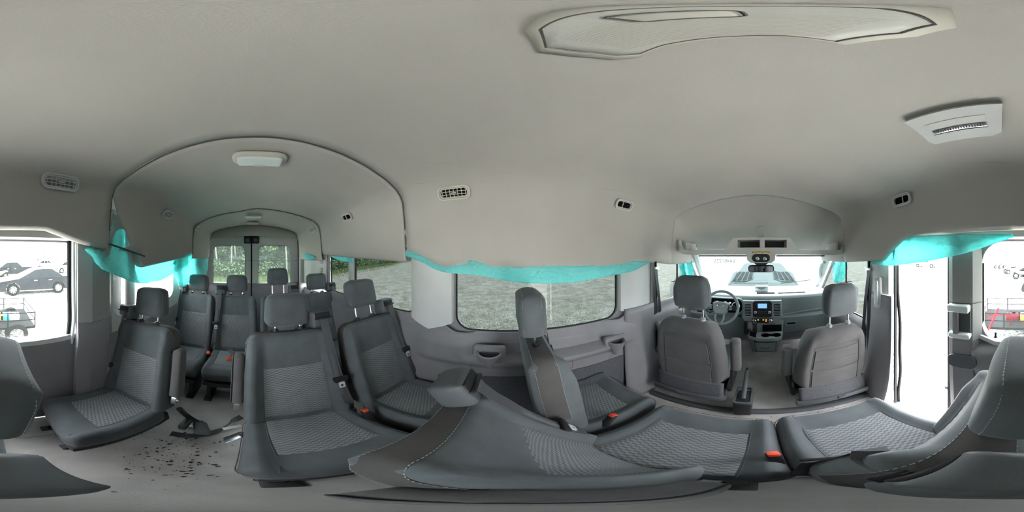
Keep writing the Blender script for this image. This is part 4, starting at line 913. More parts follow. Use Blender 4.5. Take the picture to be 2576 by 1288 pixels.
pod = mk('control_pod', loft([[Vector((-.005 + x * s, y, z)) for x, z in ((-.135, CZ + .03), (.135, CZ + .03), (.125, CZ - .04), (.095, CZ - .062), (-.095, CZ - .062), (-.125, CZ - .04))] for y, s in ((1.62, 1), (1.455, 1.0), (1.445, .96))]), MT['light'], os_, smooth=25)
kp_ = mk('knob_panel', pad(.155, .07, .03, .008, .008, .006), MT['plast'], pod, (-.005, 1.442, CZ - .018), (R(90), 0, 0))
for s in (-1, 1): mk('fan_knob', lathe([(.017, .006), (.016, .02), (.011, .022), (.010, .018)], 18), MT['chrome'], kp_, (s * .032, -.006, 0))
yl = mk('warning_sticker', box(.086, .0015, .0095, (-.003, YS - .0525, CZ + .034)), MT['yellow'], os_); yl['label'] = 'yellow warning sticker'
mk('sticker_symbol', prism([(-.083, CZ + .028), (-.070, CZ + .028), (-.0765, CZ + .040)], YS - .0550, YS - .0545, 'XZ'), MT['ink'], yl)
mk('sticker_print', join(*[box(.012, .0004, .0016, (-.05 + .028 * k, YS - .0546, CZ + .034 + (.003 if k % 2 else -.001))) for k in range(5)]), MT['ink'], yl)
rm = thing('rear_view_mirror', 'black rear-view mirror hanging below the overhead knob panel', 'mirror', (-.005, 1.60, CZ - .125))
mk('mirror_housing', xf(pad(.255, .075, .03, .015, .012, .02), UP @ Matrix.Scale(-1, 4, Vector((0, 0, 1)))), MT['black'], rm, (0, 0, 0), (R(8), 0, 0)); mk('mirror_face', box(.115, .002, .028, (0, -.013, .0)), MT['mirror'], rm, (0, 0, 0), (R(8), 0, 0))
mk('mirror_mount', loft([[Vector((x, y, .035)) for x, y in ((-.045, .01), (.045, .01), (.045, .03), (-.045, .03))], [Vector((x, y, .085)) for x, y in ((-.10, -.02), (.10, -.02), (.10, .04), (-.10, .04))]]), MT['gplast'], rm)
for s, lab in ((-1, 'driver'), (1, 'passenger')):
    o = mk('sun_visor', box(.27, .012, .008, (s * .42, 1.70, CZ + .002), .006), MT['gplast']); tag(o, 'folded dark sun visor edge under the shelf on the %s side' % lab, 'visor')

# ------------------------------------------------------------------ wall fittings
for px, py, lab in ((1232, 892, 'moulded cup holder scoop low on the left wall, behind the bench headrest'), (1545, 862, 'moulded cup holder scoop on the left wall near the driver seat')):
    p = onx(px, py, -.925)
    o = thing('cup_holder', lab, 'cup holder', (-.925, p.y, p.z))
    mk('holder_plate', prism(rrect(.18, .075, .012, 3, 0, .035), -.01, .02), MT['dark'], o)
    mk('holder_bowl', loft([[Vector((.015 + .085 * s * math.cos(R(a)), .072 * s * math.sin(R(a)), z)) for a in range(-90, 91, 12)] for z, s in ((-.10, .25), (-.04, .55), (.0, .85), (.035, 1.0), (.037, .86), (.0, .72), (-.05, .3))], closed=False, caps=False), MT['dark'], o, smooth=60)
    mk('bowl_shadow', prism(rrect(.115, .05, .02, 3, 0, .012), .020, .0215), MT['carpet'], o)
o = thing('power_outlet', 'small black power outlet on the left wall beside the front cup holder', 'outlet', onx(1566, 864, -.915)); mk('outlet_frame', box(.012, .022, .010, (0, 0, 0), .004), MT['black'], o); mk('outlet_slot', box(.003, .012, .004, (.012, 0, 0)), MT['dial'], o)

# ------------------------------------------------------------------ roof vents and lamps
from mathutils.bvhtree import BVHTree
def _tree():
    v = []; f = []
    for q in (H, H2, H3):
        k = len(v); v += [p.co.copy() for p in q.data.vertices]; f += [tuple(i + k for i in pl.vertices) for pl in q.data.polygons]
    return BVHTree.FromPolygons(v, f)
LINER = _tree()
def on_liner(px, py):
    hit, nrm, _, _ = LINER.ray_cast(cam.location, pdir(px, py))
    if hit is None: hit, nrm, _, _ = LINER.find_nearest(onx(px, py, -.86 if 628 < px < 1916 else .70))
    if nrm.dot(pdir(px, py)) > 0: nrm = -nrm
    return hit, nrm
def air_vent(px, py, x, wid, hgt, nb, closed, lab, tiltz=0):
    s = 1 if x > 0 else -1
    p, nr = on_liner(px, py); yy = (Vector((0, 1, 0)) - nr * nr.y).normalized(); xx = nr * -s; zz = xx.cross(yy)
    t = thing('air_vent', lab, 'vent', p + nr * .016, Matrix((xx, yy, zz)).transposed().to_euler(), 'air vents in the headliner')
    # local frame: x out of the wall (towards the middle), y along the van
    d = -s
    def rr(k): return rrect(wid - k, hgt - k, (hgt - k) * .38, 5)
    m = MT['lamp'] if x < 0 else MT['light']
    mk('vent_frame', ring(rr(0), rr(.018), d * -.004, d * .008, 'YZ'), m, t, smooth=30)
    mk('vent_rim', ring(rr(.022), rr(.034), d * -.01, d * .004, 'YZ'), m, t, smooth=30)
    mk('vent_cavity', prism(rr(.02), d * -.012, d * -.008), MT['dark' if x > 0 and closed == 'grille' else 'hole'], t)
    if closed == 'grille':
        for k in (-1, 1): mk('vent_slat', box(.003, (wid - .034) / 2, .0016, (d * .001, 0, k * hgt * .11)), m, t)
        for k in range(nb):
            y = (k - (nb - 1) / 2) * (wid - .03) / nb; mk('vent_vane', box(.003, .0015, (hgt - .034) / 2, (d * -.003, y, 0)), m, t)
        mk('vent_tab', box(.006, .016, .004, (d * .003, 0, 0), .003), MT['light'], t)
    else:
        mk('vent_vane', box(.003, .0022, (hgt - .03) / 2, (d * -.003, -.01, 0)), m, t)
    return t
air_vent(1143, 484, -.858, .185, .082, 7, 'grille', 'long slatted air vent in the headliner, above the pillar between the big left windows')
air_vent(1567, 514, -.862, .15, .075, 0, 'open', 'open air vent missing its grille, above the front end of the left window', -2)
air_vent(875, 545, -.858, .15, .075, 0, 'open', 'open air vent missing its slats on the left, over the third row', 2)
air_vent(787, 577, -.830, .15, .075, 5, 'grille', 'small square-looking air vent in the rear left corner of the headliner', 3)
air_vent(150, 460, .714, .185, .082, 7, 'grille', 'long slatted air vent above the sliding door window', -3)
air_vent(2272, 503, .772, .16, .078, 0, 'open', 'open dark air vent above the sliding door opening', -6)
air_vent(420, 537, .70, .15, .075, 5, 'grille', 'small air vent on the torn right headliner panel over the third row', -4)
air_vent(494, 573, .668, .13, .07, 4, 'grille', 'small air vent in the rear right corner of the headliner', -4)
# big dome lamp near the camera
zc = CZ + .562
dl = thing('dome_lamp', 'large dome lamp with ribbed lenses directly overhead', 'lamp', (-.04, .075, zc))
outl = [(-.125, -.035), (-.06, -.055), (.06, -.055), (.115, -.035), (.128, .0), (.105, .055), (.06, .048), (.0, .050), (-.05, .055), (-.09, .065), (-.115, .05), (-.128, .0)]
sc = lambda k, z, dy=0: [Vector((a * k, b * k + dy, z)) for a, b in outl]
mk('lamp_bezel', loft([sc(1.16, .004), sc(1.12, -.008), sc(1.0, -.012), sc(.97, -.004)], caps=False), MT['lamp'], dl, smooth=60)
ln = mk('lamp_lens', loft([sc(.99, -.002), sc(.96, -.009), sc(.8, -.011)]), MT['lens'], dl, smooth=60)
mk('lens_rib', join(*[box(.088, .0007, .0008, (0, -.025 + k * .0045, -.0113)) for k in range(16)]), MT['lamp'], ln)
mk('lens_outline', tube(sc(.985, -.010), .0007, 5, closed=True), MT['seam'], ln)
mk('lamp_switch', box(.021, .010, .003, (.012, -.030, -.0125), .003), MT['lamp'], dl); mk('switch_gap', tube([(a + .012, b - .030, -.014) for a, b in rrect(.046, .024, .006, 3)], .0009, 4, closed=True), MT['seam'], dl)
# ceiling lamp behind
rl = thing('ceiling_lamp', 'white oblong ceiling lamp over the third row', 'lamp', (-.05, -.79, CZ + .542))
mk('lamp_bezel', pad(.27, .13, .055, .02, .012, .01), MT['lamp'], rl, rot=(R(180), 0, 0)); ln = mk('lamp_lens', pad(.225, .082, .025, .012, .020, .004), MT['white'], rl, (0, -.006, -.008), (R(180 + 6), 0, 0))
mk('lamp_switch', box(.028, .008, .006, (0, .032, .018), .004), MT['lamp'], ln)
# small lamps far back
for y, wd, m, lab in ((-2.02, .20, 'white', 'slim white ceiling lamp above the last row'), (-2.33, .17, 'lamp', 'dull grey ceiling plate near the rear doors')):
    o = thing('ceiling_lamp', lab, 'lamp', (-.045, y, CZ + (.50 if y > -2.2 else .475))); mk('lamp_body', pad(wd, .07, .025, .012, .018, .004), MT[m], o, rot=(R(180), 0, 0)); mk('lamp_rim', tube([(a, b, -.004) for a, b in rrect(wd + .01, .08, .03, 4)], .004, 5, closed=True), MT['lamp'], o)
# entry lamp on the right
el = thing('entry_lamp', 'oblong entry lamp with a chrome reflector strip above the sliding door', 'lamp', (.447, .165, CZ + .487), (0, R(20), R(2)))
mk('lamp_bezel', prism([(-.085, -.128), (.035, -.118), (.050, -.09), (.050, .10), (.03, .115), (-.085, .135)], -.022, .008, 'XY'), MT['light'], el, smooth=25)
rc = mk('lamp_recess', prism([(-.045, -.082), (.022, -.085), (.022, .085), (-.045, .09)], -.0235, -.0215, 'XY'), MT['light'], el, smooth=0)
mk('reflector', box(.008, .080, .002, (-.006, 0, -.0245), .001), MT['chrome'], el)
mk('reflector_bar', join(*[box(.005, .0016, .001, (-.006, -.072 + .008 * k, -.027)) for k in range(19)]), MT['seam'], el)
mk('lamp_shade_line', tube([(.006, -.082, -.0245), (.006, .082, -.0245)], .0012, 4), MT['seam'], el)

# ------------------------------------------------------------------ deployed teal curtain airbags
def drape(name, lab, top, bot, nu=60, nv=16, fold=.018, seed=0, out=Vector((1, 0, 0)), bul=.0, grp='deployed curtain airbags'):
    T = bez(top, 8); Bt = bez(bot, 8)
    def at(P, u): k = u * (len(P) - 1); i = min(int(k), len(P) - 2); return P[i].lerp(P[i + 1], k - i)
    def f(u, v):
        p = at(T, u).lerp(at(Bt, u), v)
        n = noise.noise(Vector((u * 7 + seed, v * 2.2, seed))) + .6 * noise.noise(Vector((u * 16, v * 5 + seed, 3))) + .5 * abs(noise.noise(Vector((u * 9 - v * 4, v * 3 + u * 6, seed + 9))))
        return p + out * (fold * n * (.35 + .65 * math.sin(math.pi * min(1, v * .8))) + bul * math.sin(math.pi * v))
    o = mk(name, grid(nu, nv, f), MT['teal'], smooth=70, solid=.003); tag(o, lab, 'airbag', grp); return o
XA = -.903
def al(px, py, x=XA): return onx(px, py, x)
drape('curtain_airbag', 'long teal airbag cloth sagging over the top of the large left window',
      [al(1005, 632, -.915), al(1060, 630, -.915), al(1180, 640, -.925), al(1300, 650, -.92), al(1420, 650, -.92), al(1540, 640, -.92), al(1636, 650, -.92)],
      [al(1000, 637, -.915), al(1052, 655), al(1110, 683), al(1200, 692), al(1300, 710), al(1380, 713), al(1460, 708), al(1545, 692), al(1592, 682), al(1628, 664, -.91)], 120, 22, .016, 2, Vector((1, 0, 0)), .012)
o = drape('curtain_airbag_panel', 'wet-looking pinkish airbag strip showing behind the bench headrest in the left window', [al(1352, 700, -.99), al(1422, 700, -.99)], [al(1352, 745, -1.0), al(1422, 752, -1.0)], 8, 8, .004, 3)
bpy.data.objects.remove(o)
drape('curtain_airbag', 'teal airbag strip peeking out under the rear end of the left headliner',
      [al(812, 622, -.93), al(845, 630, -.94), al(888, 640, -.95)], [al(814, 634, -.93), al(850, 654, -.95), al(889, 662, -.955)], 20, 6, .008, 4)
drape('curtain_airbag', 'small teal airbag scrap above the rear left corner panel',
      [al(752, 632, -.80), al(775, 638, -.82), al(796, 648, -.84)], [al(757, 640, -.80), al(775, 655, -.82), al(790, 652, -.84)], 12, 6, .006, 5)
drape('curtain_airbag', 'glowing teal airbag cloth along the top of the open sliding door',
      [al(2188, 652, .835), al(2225, 618, .825), al(2258, 598, .80), al(2330, 592, .765), al(2430, 590, .76), al(2548, 589, .755)],
      [al(2190, 664, .825), al(2240, 668, .815), al(2300, 662, .79), al(2380, 648, .79), al(2450, 630, .785), al(2550, 596, .765)], 70, 14, .012, 6, Vector((-1, 0, 0)), -.02)
drape('curtain_airbag', 'big teal airbag bulging down below the torn right headliner panel',
      [al(222, 622, .765), al(290, 560, .80), al(312, 520, .82), al(345, 560, .80), al(400, 630, .78), al(468, 640, .75)],
      [al(220, 634, .715), al(252, 672, .70), al(290, 692, .735), al(345, 712, .765), al(385, 709, .765), al(414, 700, .755), al(470, 668, .745)], 70, 22, .03, 7, Vector((-1, 0, 0)), -.03)
drape('curtain_airbag', 'crumpled teal airbag bunched beside the last-row corner headrest',
      [al(452, 642, .72), al(490, 636, .70), al(523, 620, .67)], [al(440, 690, .74), al(455, 722, .72), al(488, 704, .69), al(515, 700, .66), al(525, 655, .66)], 30, 22, .03, 8, Vector((-1, 0, 0)), -.02)
o = mk('airbag_tether', tube(bez([al(262, 612, .77) + Vector((-.012, 0, 0)), al(290, 622, .765) + Vector((-.03, 0, 0)), al(322, 634, .755) + Vector((-.035, 0, 0)), al(356, 645, .745) + Vector((-.03, 0, 0))], 4), .006, 5), MT['strap']); tag(o, 'dark tether cord crossing the big teal airbag on the right', 'cord')
for s, lab in ((-1, 'driver'), (1, 'passenger')):
    a = lambda px, py, y: ony(px, py, y)
    if s < 0: drape('curtain_airbag', 'teal airbag cloth hanging at the windshield pillar beyond the driver headrest', [a(1706, 655, 1.78), a(1722, 652, 1.8), a(1741, 655, 1.84)], [a(1714, 700, 1.86), a(1728, 704, 1.88), a(1748, 700, 1.9)], 12, 12, .03, 11, Vector((0, -1, 0)))
    else: drape('curtain_airbag', 'crumpled teal airbag hanging at the windshield pillar by the passenger headrest', [a(2094, 664, 1.80), a(2112, 658, 1.78), a(2136, 656, 1.74)], [a(2096, 708, 1.9), a(2110, 712, 1.88), a(2126, 700, 1.82)], 14, 14, .035, 12, Vector((0, -1, 0)))
# ------------------------------------------------------------------ outside
GZ = -.65
o = mk('ground', grid(40, 40, lambda u, v: Vector((lerp(-140, 120, u), lerp(-140, 120, v), GZ))), MT['ground'], smooth=0); struct(o, 'pale gravel yard around the van', 'ground')
o = mk('ground_bounce', ([Vector((1.2, -30, GZ + .012)), Vector((60, -30, GZ + .012)), Vector((60, 62, GZ + .012)), Vector((1.2, 1.25, GZ + .012))], [(0, 1, 2, 3)]), MT['pad'], smooth=0); struct(o, 'yard surface made paler to bounce daylight, on the sliding door side', 'ground')
# treeline behind: grassy bank
def edge(x): return -12.5 + (.42 * x if x < 0 else -.1 * x)
o = mk('grass_bank', grid(60, 6, lambda u, v: Vector((lerp(-110, 40, u), edge(lerp(-110, 40, u)) - 40 * v + 1.2 * noise.noise(Vector((u * 40, 0, 0))), GZ + .03 + .25 * v))), MT['soil'], smooth=60); struct(o, 'grassy verge between gravel and forest', 'ground')
def blades(n, fx, seed):
    rr = random.Random(seed); v = []; f = []
    for _ in range(n):
        x, y, z, h = fx(rr); a = rr.uniform(0, 6.28); wd = rr.uniform(.012, .03); lx, ly = rr.uniform(-.12, .12), rr.uniform(-.12, .12); i = len(v)
        v += [Vector((x - wd * math.cos(a), y - wd * math.sin(a), z)), Vector((x + wd * math.cos(a), y + wd * math.sin(a), z)), Vector((x + lx, y + ly, z + h))]; f.append((i, i + 1, i + 2))
    return v, f
def gp(rr):
    x = rr.uniform(-1, 1); x = -14 + 18 * x if rr.random() < .75 else rr.uniform(-70, 10); y = edge(x) - rr.random() ** 1.3 * 8
    return x, y, GZ + .02, rr.uniform(.12, .5)
o = mk('grass', blades(26000, gp, 5), MT['grass'], smooth=0, recalc=False); tag(o, 'tall green grass along the forest edge', 'grass', kind='stuff')
o = mk('weeds', blades(2500, lambda r: (r.uniform(-30, 8), 0, GZ, r.uniform(.05, .2)), 6), MT['grass'], smooth=0, recalc=False)
for k, vtx in enumerate(o.data.vertices):
    x = o.data.vertices[(k // 3) * 3].co.x; rr = random.Random(k // 3); vtx.co.y += edge(x) + rr.uniform(.0, 2.2)
tag(o, 'sparse weeds on the gravel before the verge', 'weeds', kind='stuff')
def leaves(n, cl, size, seed):
    rr = random.Random(seed); v = []; f = []
    for _ in range(n):
        c, rad = rr.choice(cl)
        while True:
            d = Vector((rr.uniform(-1, 1), rr.uniform(-1, 1), rr.uniform(-1, 1)))
            if .25 < d.length < 1: break
        p = c + Vector((d.x * rad[0], d.y * rad[1], d.z * rad[2])); s = size * rr.uniform(.6, 1.4)
        q = Euler((rr.uniform(-1, 1), rr.uniform(-1, 1), rr.uniform(0, 6.3))).to_matrix(); i = len(v)
        v += [p + q @ Vector(c_) * s for c_ in ((-.5, -.3, 0), (.5, -.35, .1), (.6, .3, 0), (-.4, .4, .1))]; f.append((i, i + 1, i + 2, i + 3))
    return v, f
TREES = {}
def tree_mesh(kind, seed):
    rr = random.Random(seed)
    h = rr.uniform(8.5, 11) if kind != 'birch' else rr.uniform(9, 12)
    pts = [Vector((rr.uniform(-.12, .12) * k + rr.uniform(-.05, .05), rr.uniform(-.1, .1) * k, h * k / 6 - .05)) for k in range(7)]
    r0 = .12 if kind != 'birch' else .085
    tg = [tube(bez(pts, 2), [max(.012, r0 * (1 - k / 13.0)) for k in range(13)], 7)]
    cl = []
    z0 = 1.2 if kind == 'bushy' else (3.2 if kind == 'birch' else 1.8)
    for k in range(16):
        z = lerp(z0, h, (k + .5) / 16); sp = (1.9 if kind == 'bushy' else 1.25) * (1 - .55 * (z - z0) / (h - z0)); a = rr.uniform(0, 6.28); d = sp * rr.uniform(.3, .9)
        c = Vector((d * math.cos(a), d * math.sin(a), z)); cl.append((c, (sp * .62, sp * .62, .55)))
        tg.append(tube([Vector((0, 0, z - .45)), c * .5 + Vector((0, 0, z * .5 - .1)), c], [.03, .018, .008], 5))
    return join(*tg), leaves(2600 if kind == 'bushy' else 2000, cl, .19, seed)
def tree(kind, var, x, y, sc, rz, label, group):
    key = (kind, var)
    if key not in TREES: TREES[key] = tree_mesh(kind, hash(kind) % 0 + var * 17 + len(kind)) if False else tree_mesh(kind, var * 17 + len(kind))
    t = thing('birch_tree' if kind == 'birch' else 'forest_tree', label, 'tree', (x, y, GZ + .05), (0, 0, rz), group); t.scale = (sc, sc, sc)
    shared('trunk', TREES[key][0], MT['bark'], t, key='trunk%s%d' % key)
    shared('foliage', TREES[key][1], MT['leaf2' if (kind == 'birch' or var == 1) else 'leaf'], t, key='fol%s%d' % key)
rr = random.Random(11)
# birches that show clearly through the rear glass
for px, dist, lab in ((748, 15.5, 'white birch trunk at the right side of the passenger rear window view'), ):
    pass
def treeat(px, dist): d = pdir(px, 644); return d.x * dist, d.y * dist
for px, dist, lean, lab in ((740, 14.5, 0, 'slim white birch standing before the forest, seen through the driver side rear door window'), (592, 15.5, 0, 'white birch before the forest, seen through the passenger side rear door window'),
                            (547, 16, 4, 'thin birch leaning left in the passenger side rear door window'), (574, 15, -9, 'birch trunk leaning right behind the passenger side rear door window'), (722, 16.5, 3, 'thin grey birch beside the white one in the driver side rear door window')):
    x, y = treeat(px, dist)
    t = thing('birch_tree', lab, 'tree', (x, y, GZ), (R(lean * .3), R(lean), 0))
    rq = random.Random(px); h = 10
    mk('trunk', tube(bez([(rq.uniform(-.12, .12) * (k > 0), rq.uniform(-.1, .1) * (k > 0), h * k / 7) for k in range(8)], 2), [.095 * (1 - k / 17.0) for k in range(15)], 7), MT['birch'], t)
    cl = [(Vector((rq.uniform(-1, 1), rq.uniform(-1, 1), z)), (.8, .8, .6)) for z in (4, 4.8, 5.5, 6.2, 7, 7.8, 8.6, 9.4, 10)]
    mk('foliage', leaves(800, cl, .15, px), MT['leaf2'], t, smooth=0, recalc=False)
kinds = ['bushy', 'tall', 'birch']
labs = {'bushy': 'bushy green tree in the forest behind the van', 'tall': 'tall narrow green tree in the forest behind the van', 'birch': 'pale trunked tree in the forest behind the van'}
def fx(i, n): return lerp(-46, 9, i / (n - 1))
N = 74
for i in range(N):
    x = fx(i, N) + rr.uniform(-.6, .6)
    for row in range(3):
        k = kinds[rr.choice((0, 0, 1, 1, 2)) if row else rr.choice((0, 1, 0, 1, 2))]
        y = edge(x) - (4.6 + row * 2.6 + rr.uniform(-1, 1))
        tree(k, rr.randrange(3), x + row * .4, y, rr.uniform(.8, 1.15) * (1 + .25 * row), rr.uniform(0, 6.3), labs[k], 'forest trees of the %s kind' % k)
for i in range(26):
    x = lerp(-110, -46, i / 25) + rr.uniform(-1, 1); k = kinds[rr.choice((0, 1))]
    tree(k, rr.randrange(3), x, edge(x) - 6 + rr.uniform(-2, 2), rr.uniform(1, 1.4), rr.uniform(0, 6.3), labs[k], 'forest trees of the %s kind' % k)
def shrub(x, y, sc, lab, grp):
    t = thing('shrub', lab, 'shrub', (x, y, GZ), (0, 0, rr.uniform(0, 6)), grp); t.scale = (sc, sc, sc)
    shared('stems', lambda: join(*[tube([Vector((.05 * math.cos(a), .05 * math.sin(a), 0)), Vector((.4 * math.cos(a), .4 * math.sin(a), .9))], [.02, .006], 5) for a in (0, 1.2, 2.5, 3.7, 5)]), MT['bark'], t, key='shrubstem')
    shared('foliage', lambda: leaves(700, [(Vector((.45 * math.cos(a), .45 * math.sin(a), .55 + .25 * math.sin(a * 3))), (.5, .5, .45)) for a in (0, 1, 2, 3, 4, 5)] + [(Vector((0, 0, 1.0)), (.5, .5, .5))], .11, 77), MT['leaf2'], t, key='shrubfol')
for i in range(56):
    x = lerp(-40, 8, i / 55) + rr.uniform(-.4, .4); shrub(x, edge(x) - 3.2 + rr.uniform(-.9, .9), rr.uniform(.8, 1.6), 'low leafy shrub at the foot of the forest', 'shrubs along the forest edge')
# far pale trees beyond the yard on the right
for i, (px, d) in enumerate(((112, 62), (128, 60), (150, 64), (172, 60), (190, 61), (206, 63), (90, 70), (60, 72))):
    x, y = treeat(px, d); tree('bushy', i % 3, x, y, .45, i, 'distant hazy green tree across the yard on the sliding door side', 'distant trees across the yard')

# --- vehicles
def wheel(parent, x, y, r, wd=.2, rim='alloy', spokes=True):
    wl = mk('wheel', rt(lathe([(r * .62, -wd / 2), (r * .95, -wd / 2), (r, -wd / 2 + .03), (r, wd / 2 - .03), (r * .95, wd / 2), (r * .62, wd / 2)], 28, False), 'Y', 90), MT['tyre'], parent, (x, y, r))
    rg = [rt(lathe([(r * .64, -wd * .42), (r * .64, wd * .42), (r * .58, wd * .42), (r * .56, 0), (r * .56, -wd * .42)], 28, False), 'Y', 90), cyl(r * .13, wd * .8, 14, axis='X')]
    if spokes:
        for k in range(10): rg.append(rt(box(wd * .34, r * .05, r * .24, (0, 0, r * .37)), 'X', 36 * k))
    mk('rim', join(*rg), MT[rim], wl); return wl
def car(loc, rz, L, Hh, m, name, label, cat, roof=(.28, .40, .68, .86), wr=.33, W=1.8, grp=None, hood=.62, detail=True):
    """saloon or pickup body along local +y (front), origin on the ground at the middle"""
    t = thing(name, label, cat, loc, (0, 0, rz), grp)
    def P(k): return -L / 2 + L * k
    low = .22; bl = hood * Hh
    side = [(P(.0), low + .12), (P(.005), bl * .95), (P(.02), bl * 1.06), (P(roof[0] * .6), bl * 1.12), (P(roof[3]), bl * 1.04), (P(.965), bl * .86), (P(.99), bl * .62), (P(1.0), low + .14), (P(.985), low)]
    wc = [(P(.80), wr), (P(.20), wr)]
    bot = []
    for cx, r_ in wc: bot += [(cx + (r_ * 1.13) * math.cos(R(a)), max(low, wr + r_ * 1.13 * math.sin(R(a)))) for a in range(-10, 191, 20)]
    poly = side + bot + [(P(.015), low)]
    def ring_(x, s, dz=0): return [Vector((x, y * s, z + dz)) for y, z in poly]
    mk('body', loft([ring_(-W / 2 + .06, .985), ring_(-W / 2, 1), ring_(W / 2, 1), ring_(W / 2 - .06, .985)] if False else [ring_(-W / 2, 1), ring_(-W / 2 + .01, 1), ring_(W / 2 - .01, 1), ring_(W / 2, 1)]), MT[m], t, smooth=30)
    cab = [(P(roof[0]), bl * 1.03), (P(roof[1]), Hh - .02), (P((roof[1] + roof[2]) / 2), Hh), (P(roof[2]), Hh - .04), (P(roof[3]), bl * 1.0)]
    mk('cabin', loft([[Vector((x * (1 if i not in (1, 2, 3) else .80), y, z)) for i, (y, z) in enumerate(cab)] for x in (-W / 2 + .04, W / 2 - .04)]), MT[m], t, smooth=25)
    if detail:
        zb, zt = bl * 1.08, Hh - .10
        y0, y1, y2, y3 = P(roof[0]) + .16, P(roof[1]) + .05, P(roof[2]) - .02, P(roof[3]) - .28
        def yb(f_): return lerp(y0, y3, f_)
        for s in (-1, 1):
            for a, b in ((.0, .24), (.27, .60), (.63, 1.0)):
                q = [(yb(a), zb), (yb(b), zb), (lerp(y1, y2, b), zt), (lerp(y1, y2, a), zt)]
                mk('side_window', loft([[Vector((s * (lerp(W / 2 - .04, (W / 2 - .04) * .80, (z - bl) / (Hh - bl)) + d), y, z)) for y, z in q] for d in (.0, .012)]), MT['cglass'], t, smooth=0)
            mk('door_line', tube([(s * (W / 2 + .001), yb(.615), bl * 1.0), (s * (W / 2 + .001), yb(.615), low + .12)], .006, 4), MT['outblack'], t)
            for yy in (yb(.33), yb(.70)): mk('door_handle', box(.015, .09, .015, (s * (W / 2 + .01), yy, bl * .93), .006), MT['chrome'], t)
            mk('sill_strip', box(.01, L * .22, .02, (s * W / 2, 0, low + .05)), MT['silver'], t)
            mk('tail_lamp', box(.03, .09, .05, (s * (W / 2 - .02), P(.03), bl * .95), .02), MT['redp'], t)
            mk('headlamp', box(.05, .13, .05, (s * (W / 2 - .05), P(.955), bl * .78), .03), MT['silver'], t)
    for cx, r_ in wc:
        for s in (-1, 1): wheel(t, s * (W / 2 - .1), cx, wr)
    return t
# the dark saloon outside the sliding door
car((9.2, -2.25, GZ), 0, 4.15, 1.40, 'navy', 'sedan', 'dark navy sedan with five-spoke wheels parked beyond the sliding door window', 'car', roof=(.10, .27, .50, .74))
for px, py, d, m, lab, L in ((30, 668, 17, 'cglass', 'dark low car behind the navy sedan', 4.2), (112, 656, 26, 'white', 'white car behind the roof of the navy sedan', 4.4), (168, 660, 21, 'white', 'white pickup-like car beyond the boot of the navy sedan', 4.6), (100, 650, 40, 'silver', 'silver car far across the yard above the navy sedan', 4.4), (2330, 657, 30, 'silver', 'silver car far away in the open sliding door gap', 4.4)):
    x, y = treeat(px, d); car((x, y, GZ), R(10), L, 1.45, m, 'parked_car', lab, 'car')
# quad bikes
for px, d, rz, lab in ((2515, 27, 60, 'small pale quad bike far beyond the door window'), (2545, 19, 20, 'white quad bike with big knobbly wheels seen in the door window'), (2572, 15, 0, 'nearer quad bike at the edge of the door window')):
    x, y = treeat(px, d); t = thing('quad_bike', lab, 'quad bike', (x, y, GZ), (0, 0, R(rz)), 'quad bikes across the yard')
    for sx in (-.42, .42):
        for sy in (-.6, .6): wheel(t, sx, sy, .29, .24, 'silver', False)
    mk('bike_body', join(box(.16, .6, .14, (0, 0, .55), .08), box(.42, .22, .03, (0, .6, .70), .02), box(.42, .25, .03, (0, -.6, .70), .02)), MT['white'], t); mk('bike_seat', box(.14, .33, .06, (0, -.2, .78), .05), MT['outblack'], t)
    mk('handlebar', tube([(-.38, .28, 1.0), (0, .33, .95), (.38, .28, 1.0)], .015, 6), MT['outblack'], t); mk('bike_rack', join(*[tube([(-.3 + .2 * k, -.9, .85), (-.3 + .2 * k, -.4, .85)], .01, 5) for k in range(4)]), MT['outblack'], t)
# utility cart beside the door
t = thing('utility_trailer', 'black railed utility trailer with red frame and clutter, just outside the door window', 'trailer', (3.55, -.05, GZ))
X0, X1, Y0, Y1 = -.05, 1.3, -.86, .95
zf = .42
mk('trailer_bed', box((X1 - X0) / 2, (Y1 - Y0) / 2, .03, ((X0 + X1) / 2, (Y0 + Y1) / 2, zf)), MT['outblack'], t)
rail = []
for x in (X0, X1):
    for z in (zf + .02, zf + .20, zf + .38): rail.append(tube([(x, Y0, z), (x, Y1, z)], .014, 6))
    for k in range(4): y = lerp(Y0, Y1, k / 3); rail.append(tube([(x, y, zf), (x, y, zf + .38)], .016, 6))
for y in (Y0, Y1):
    for z in (zf + .2, zf + .38): rail.append(tube([(X0, y, z), (X1, y, z)], .014, 6))
mk('trailer_rails', join(*rail), MT['outblack'], t)
wheel(t, .0, -.45, .26, .16, 'silver', False); wheel(t, 1.25, -.45, .26, .16, 'silver', False)
mk('tow_frame', join(tube([(.1, Y1, zf), (.1, Y1 + .05, zf + .55), (.9, Y1 + .05, zf + .55), (.9, Y1, zf)], .02, 6), tube([(.1, .7, zf + .3), (.1, .2, zf + .3), (.1, .2, zf)], .02, 6), tube([(0.05, .95, zf + .02), (.05, .55, zf + .30)], .016, 6)), MT['redp'], t)
def onxt(px, py, x): return onx(px, py, x)
a, b = onx(2487, 828, 3.3), onx(2512, 775, 3.3)
o = mk('trailer_jack_pole', tube([Vector((a.x, a.y, GZ)), a + Vector((0, 0, .0)), b], .022, 7), MT['redp']); tag(o, 'slanted dark red pole standing before the utility trailer', 'pole')
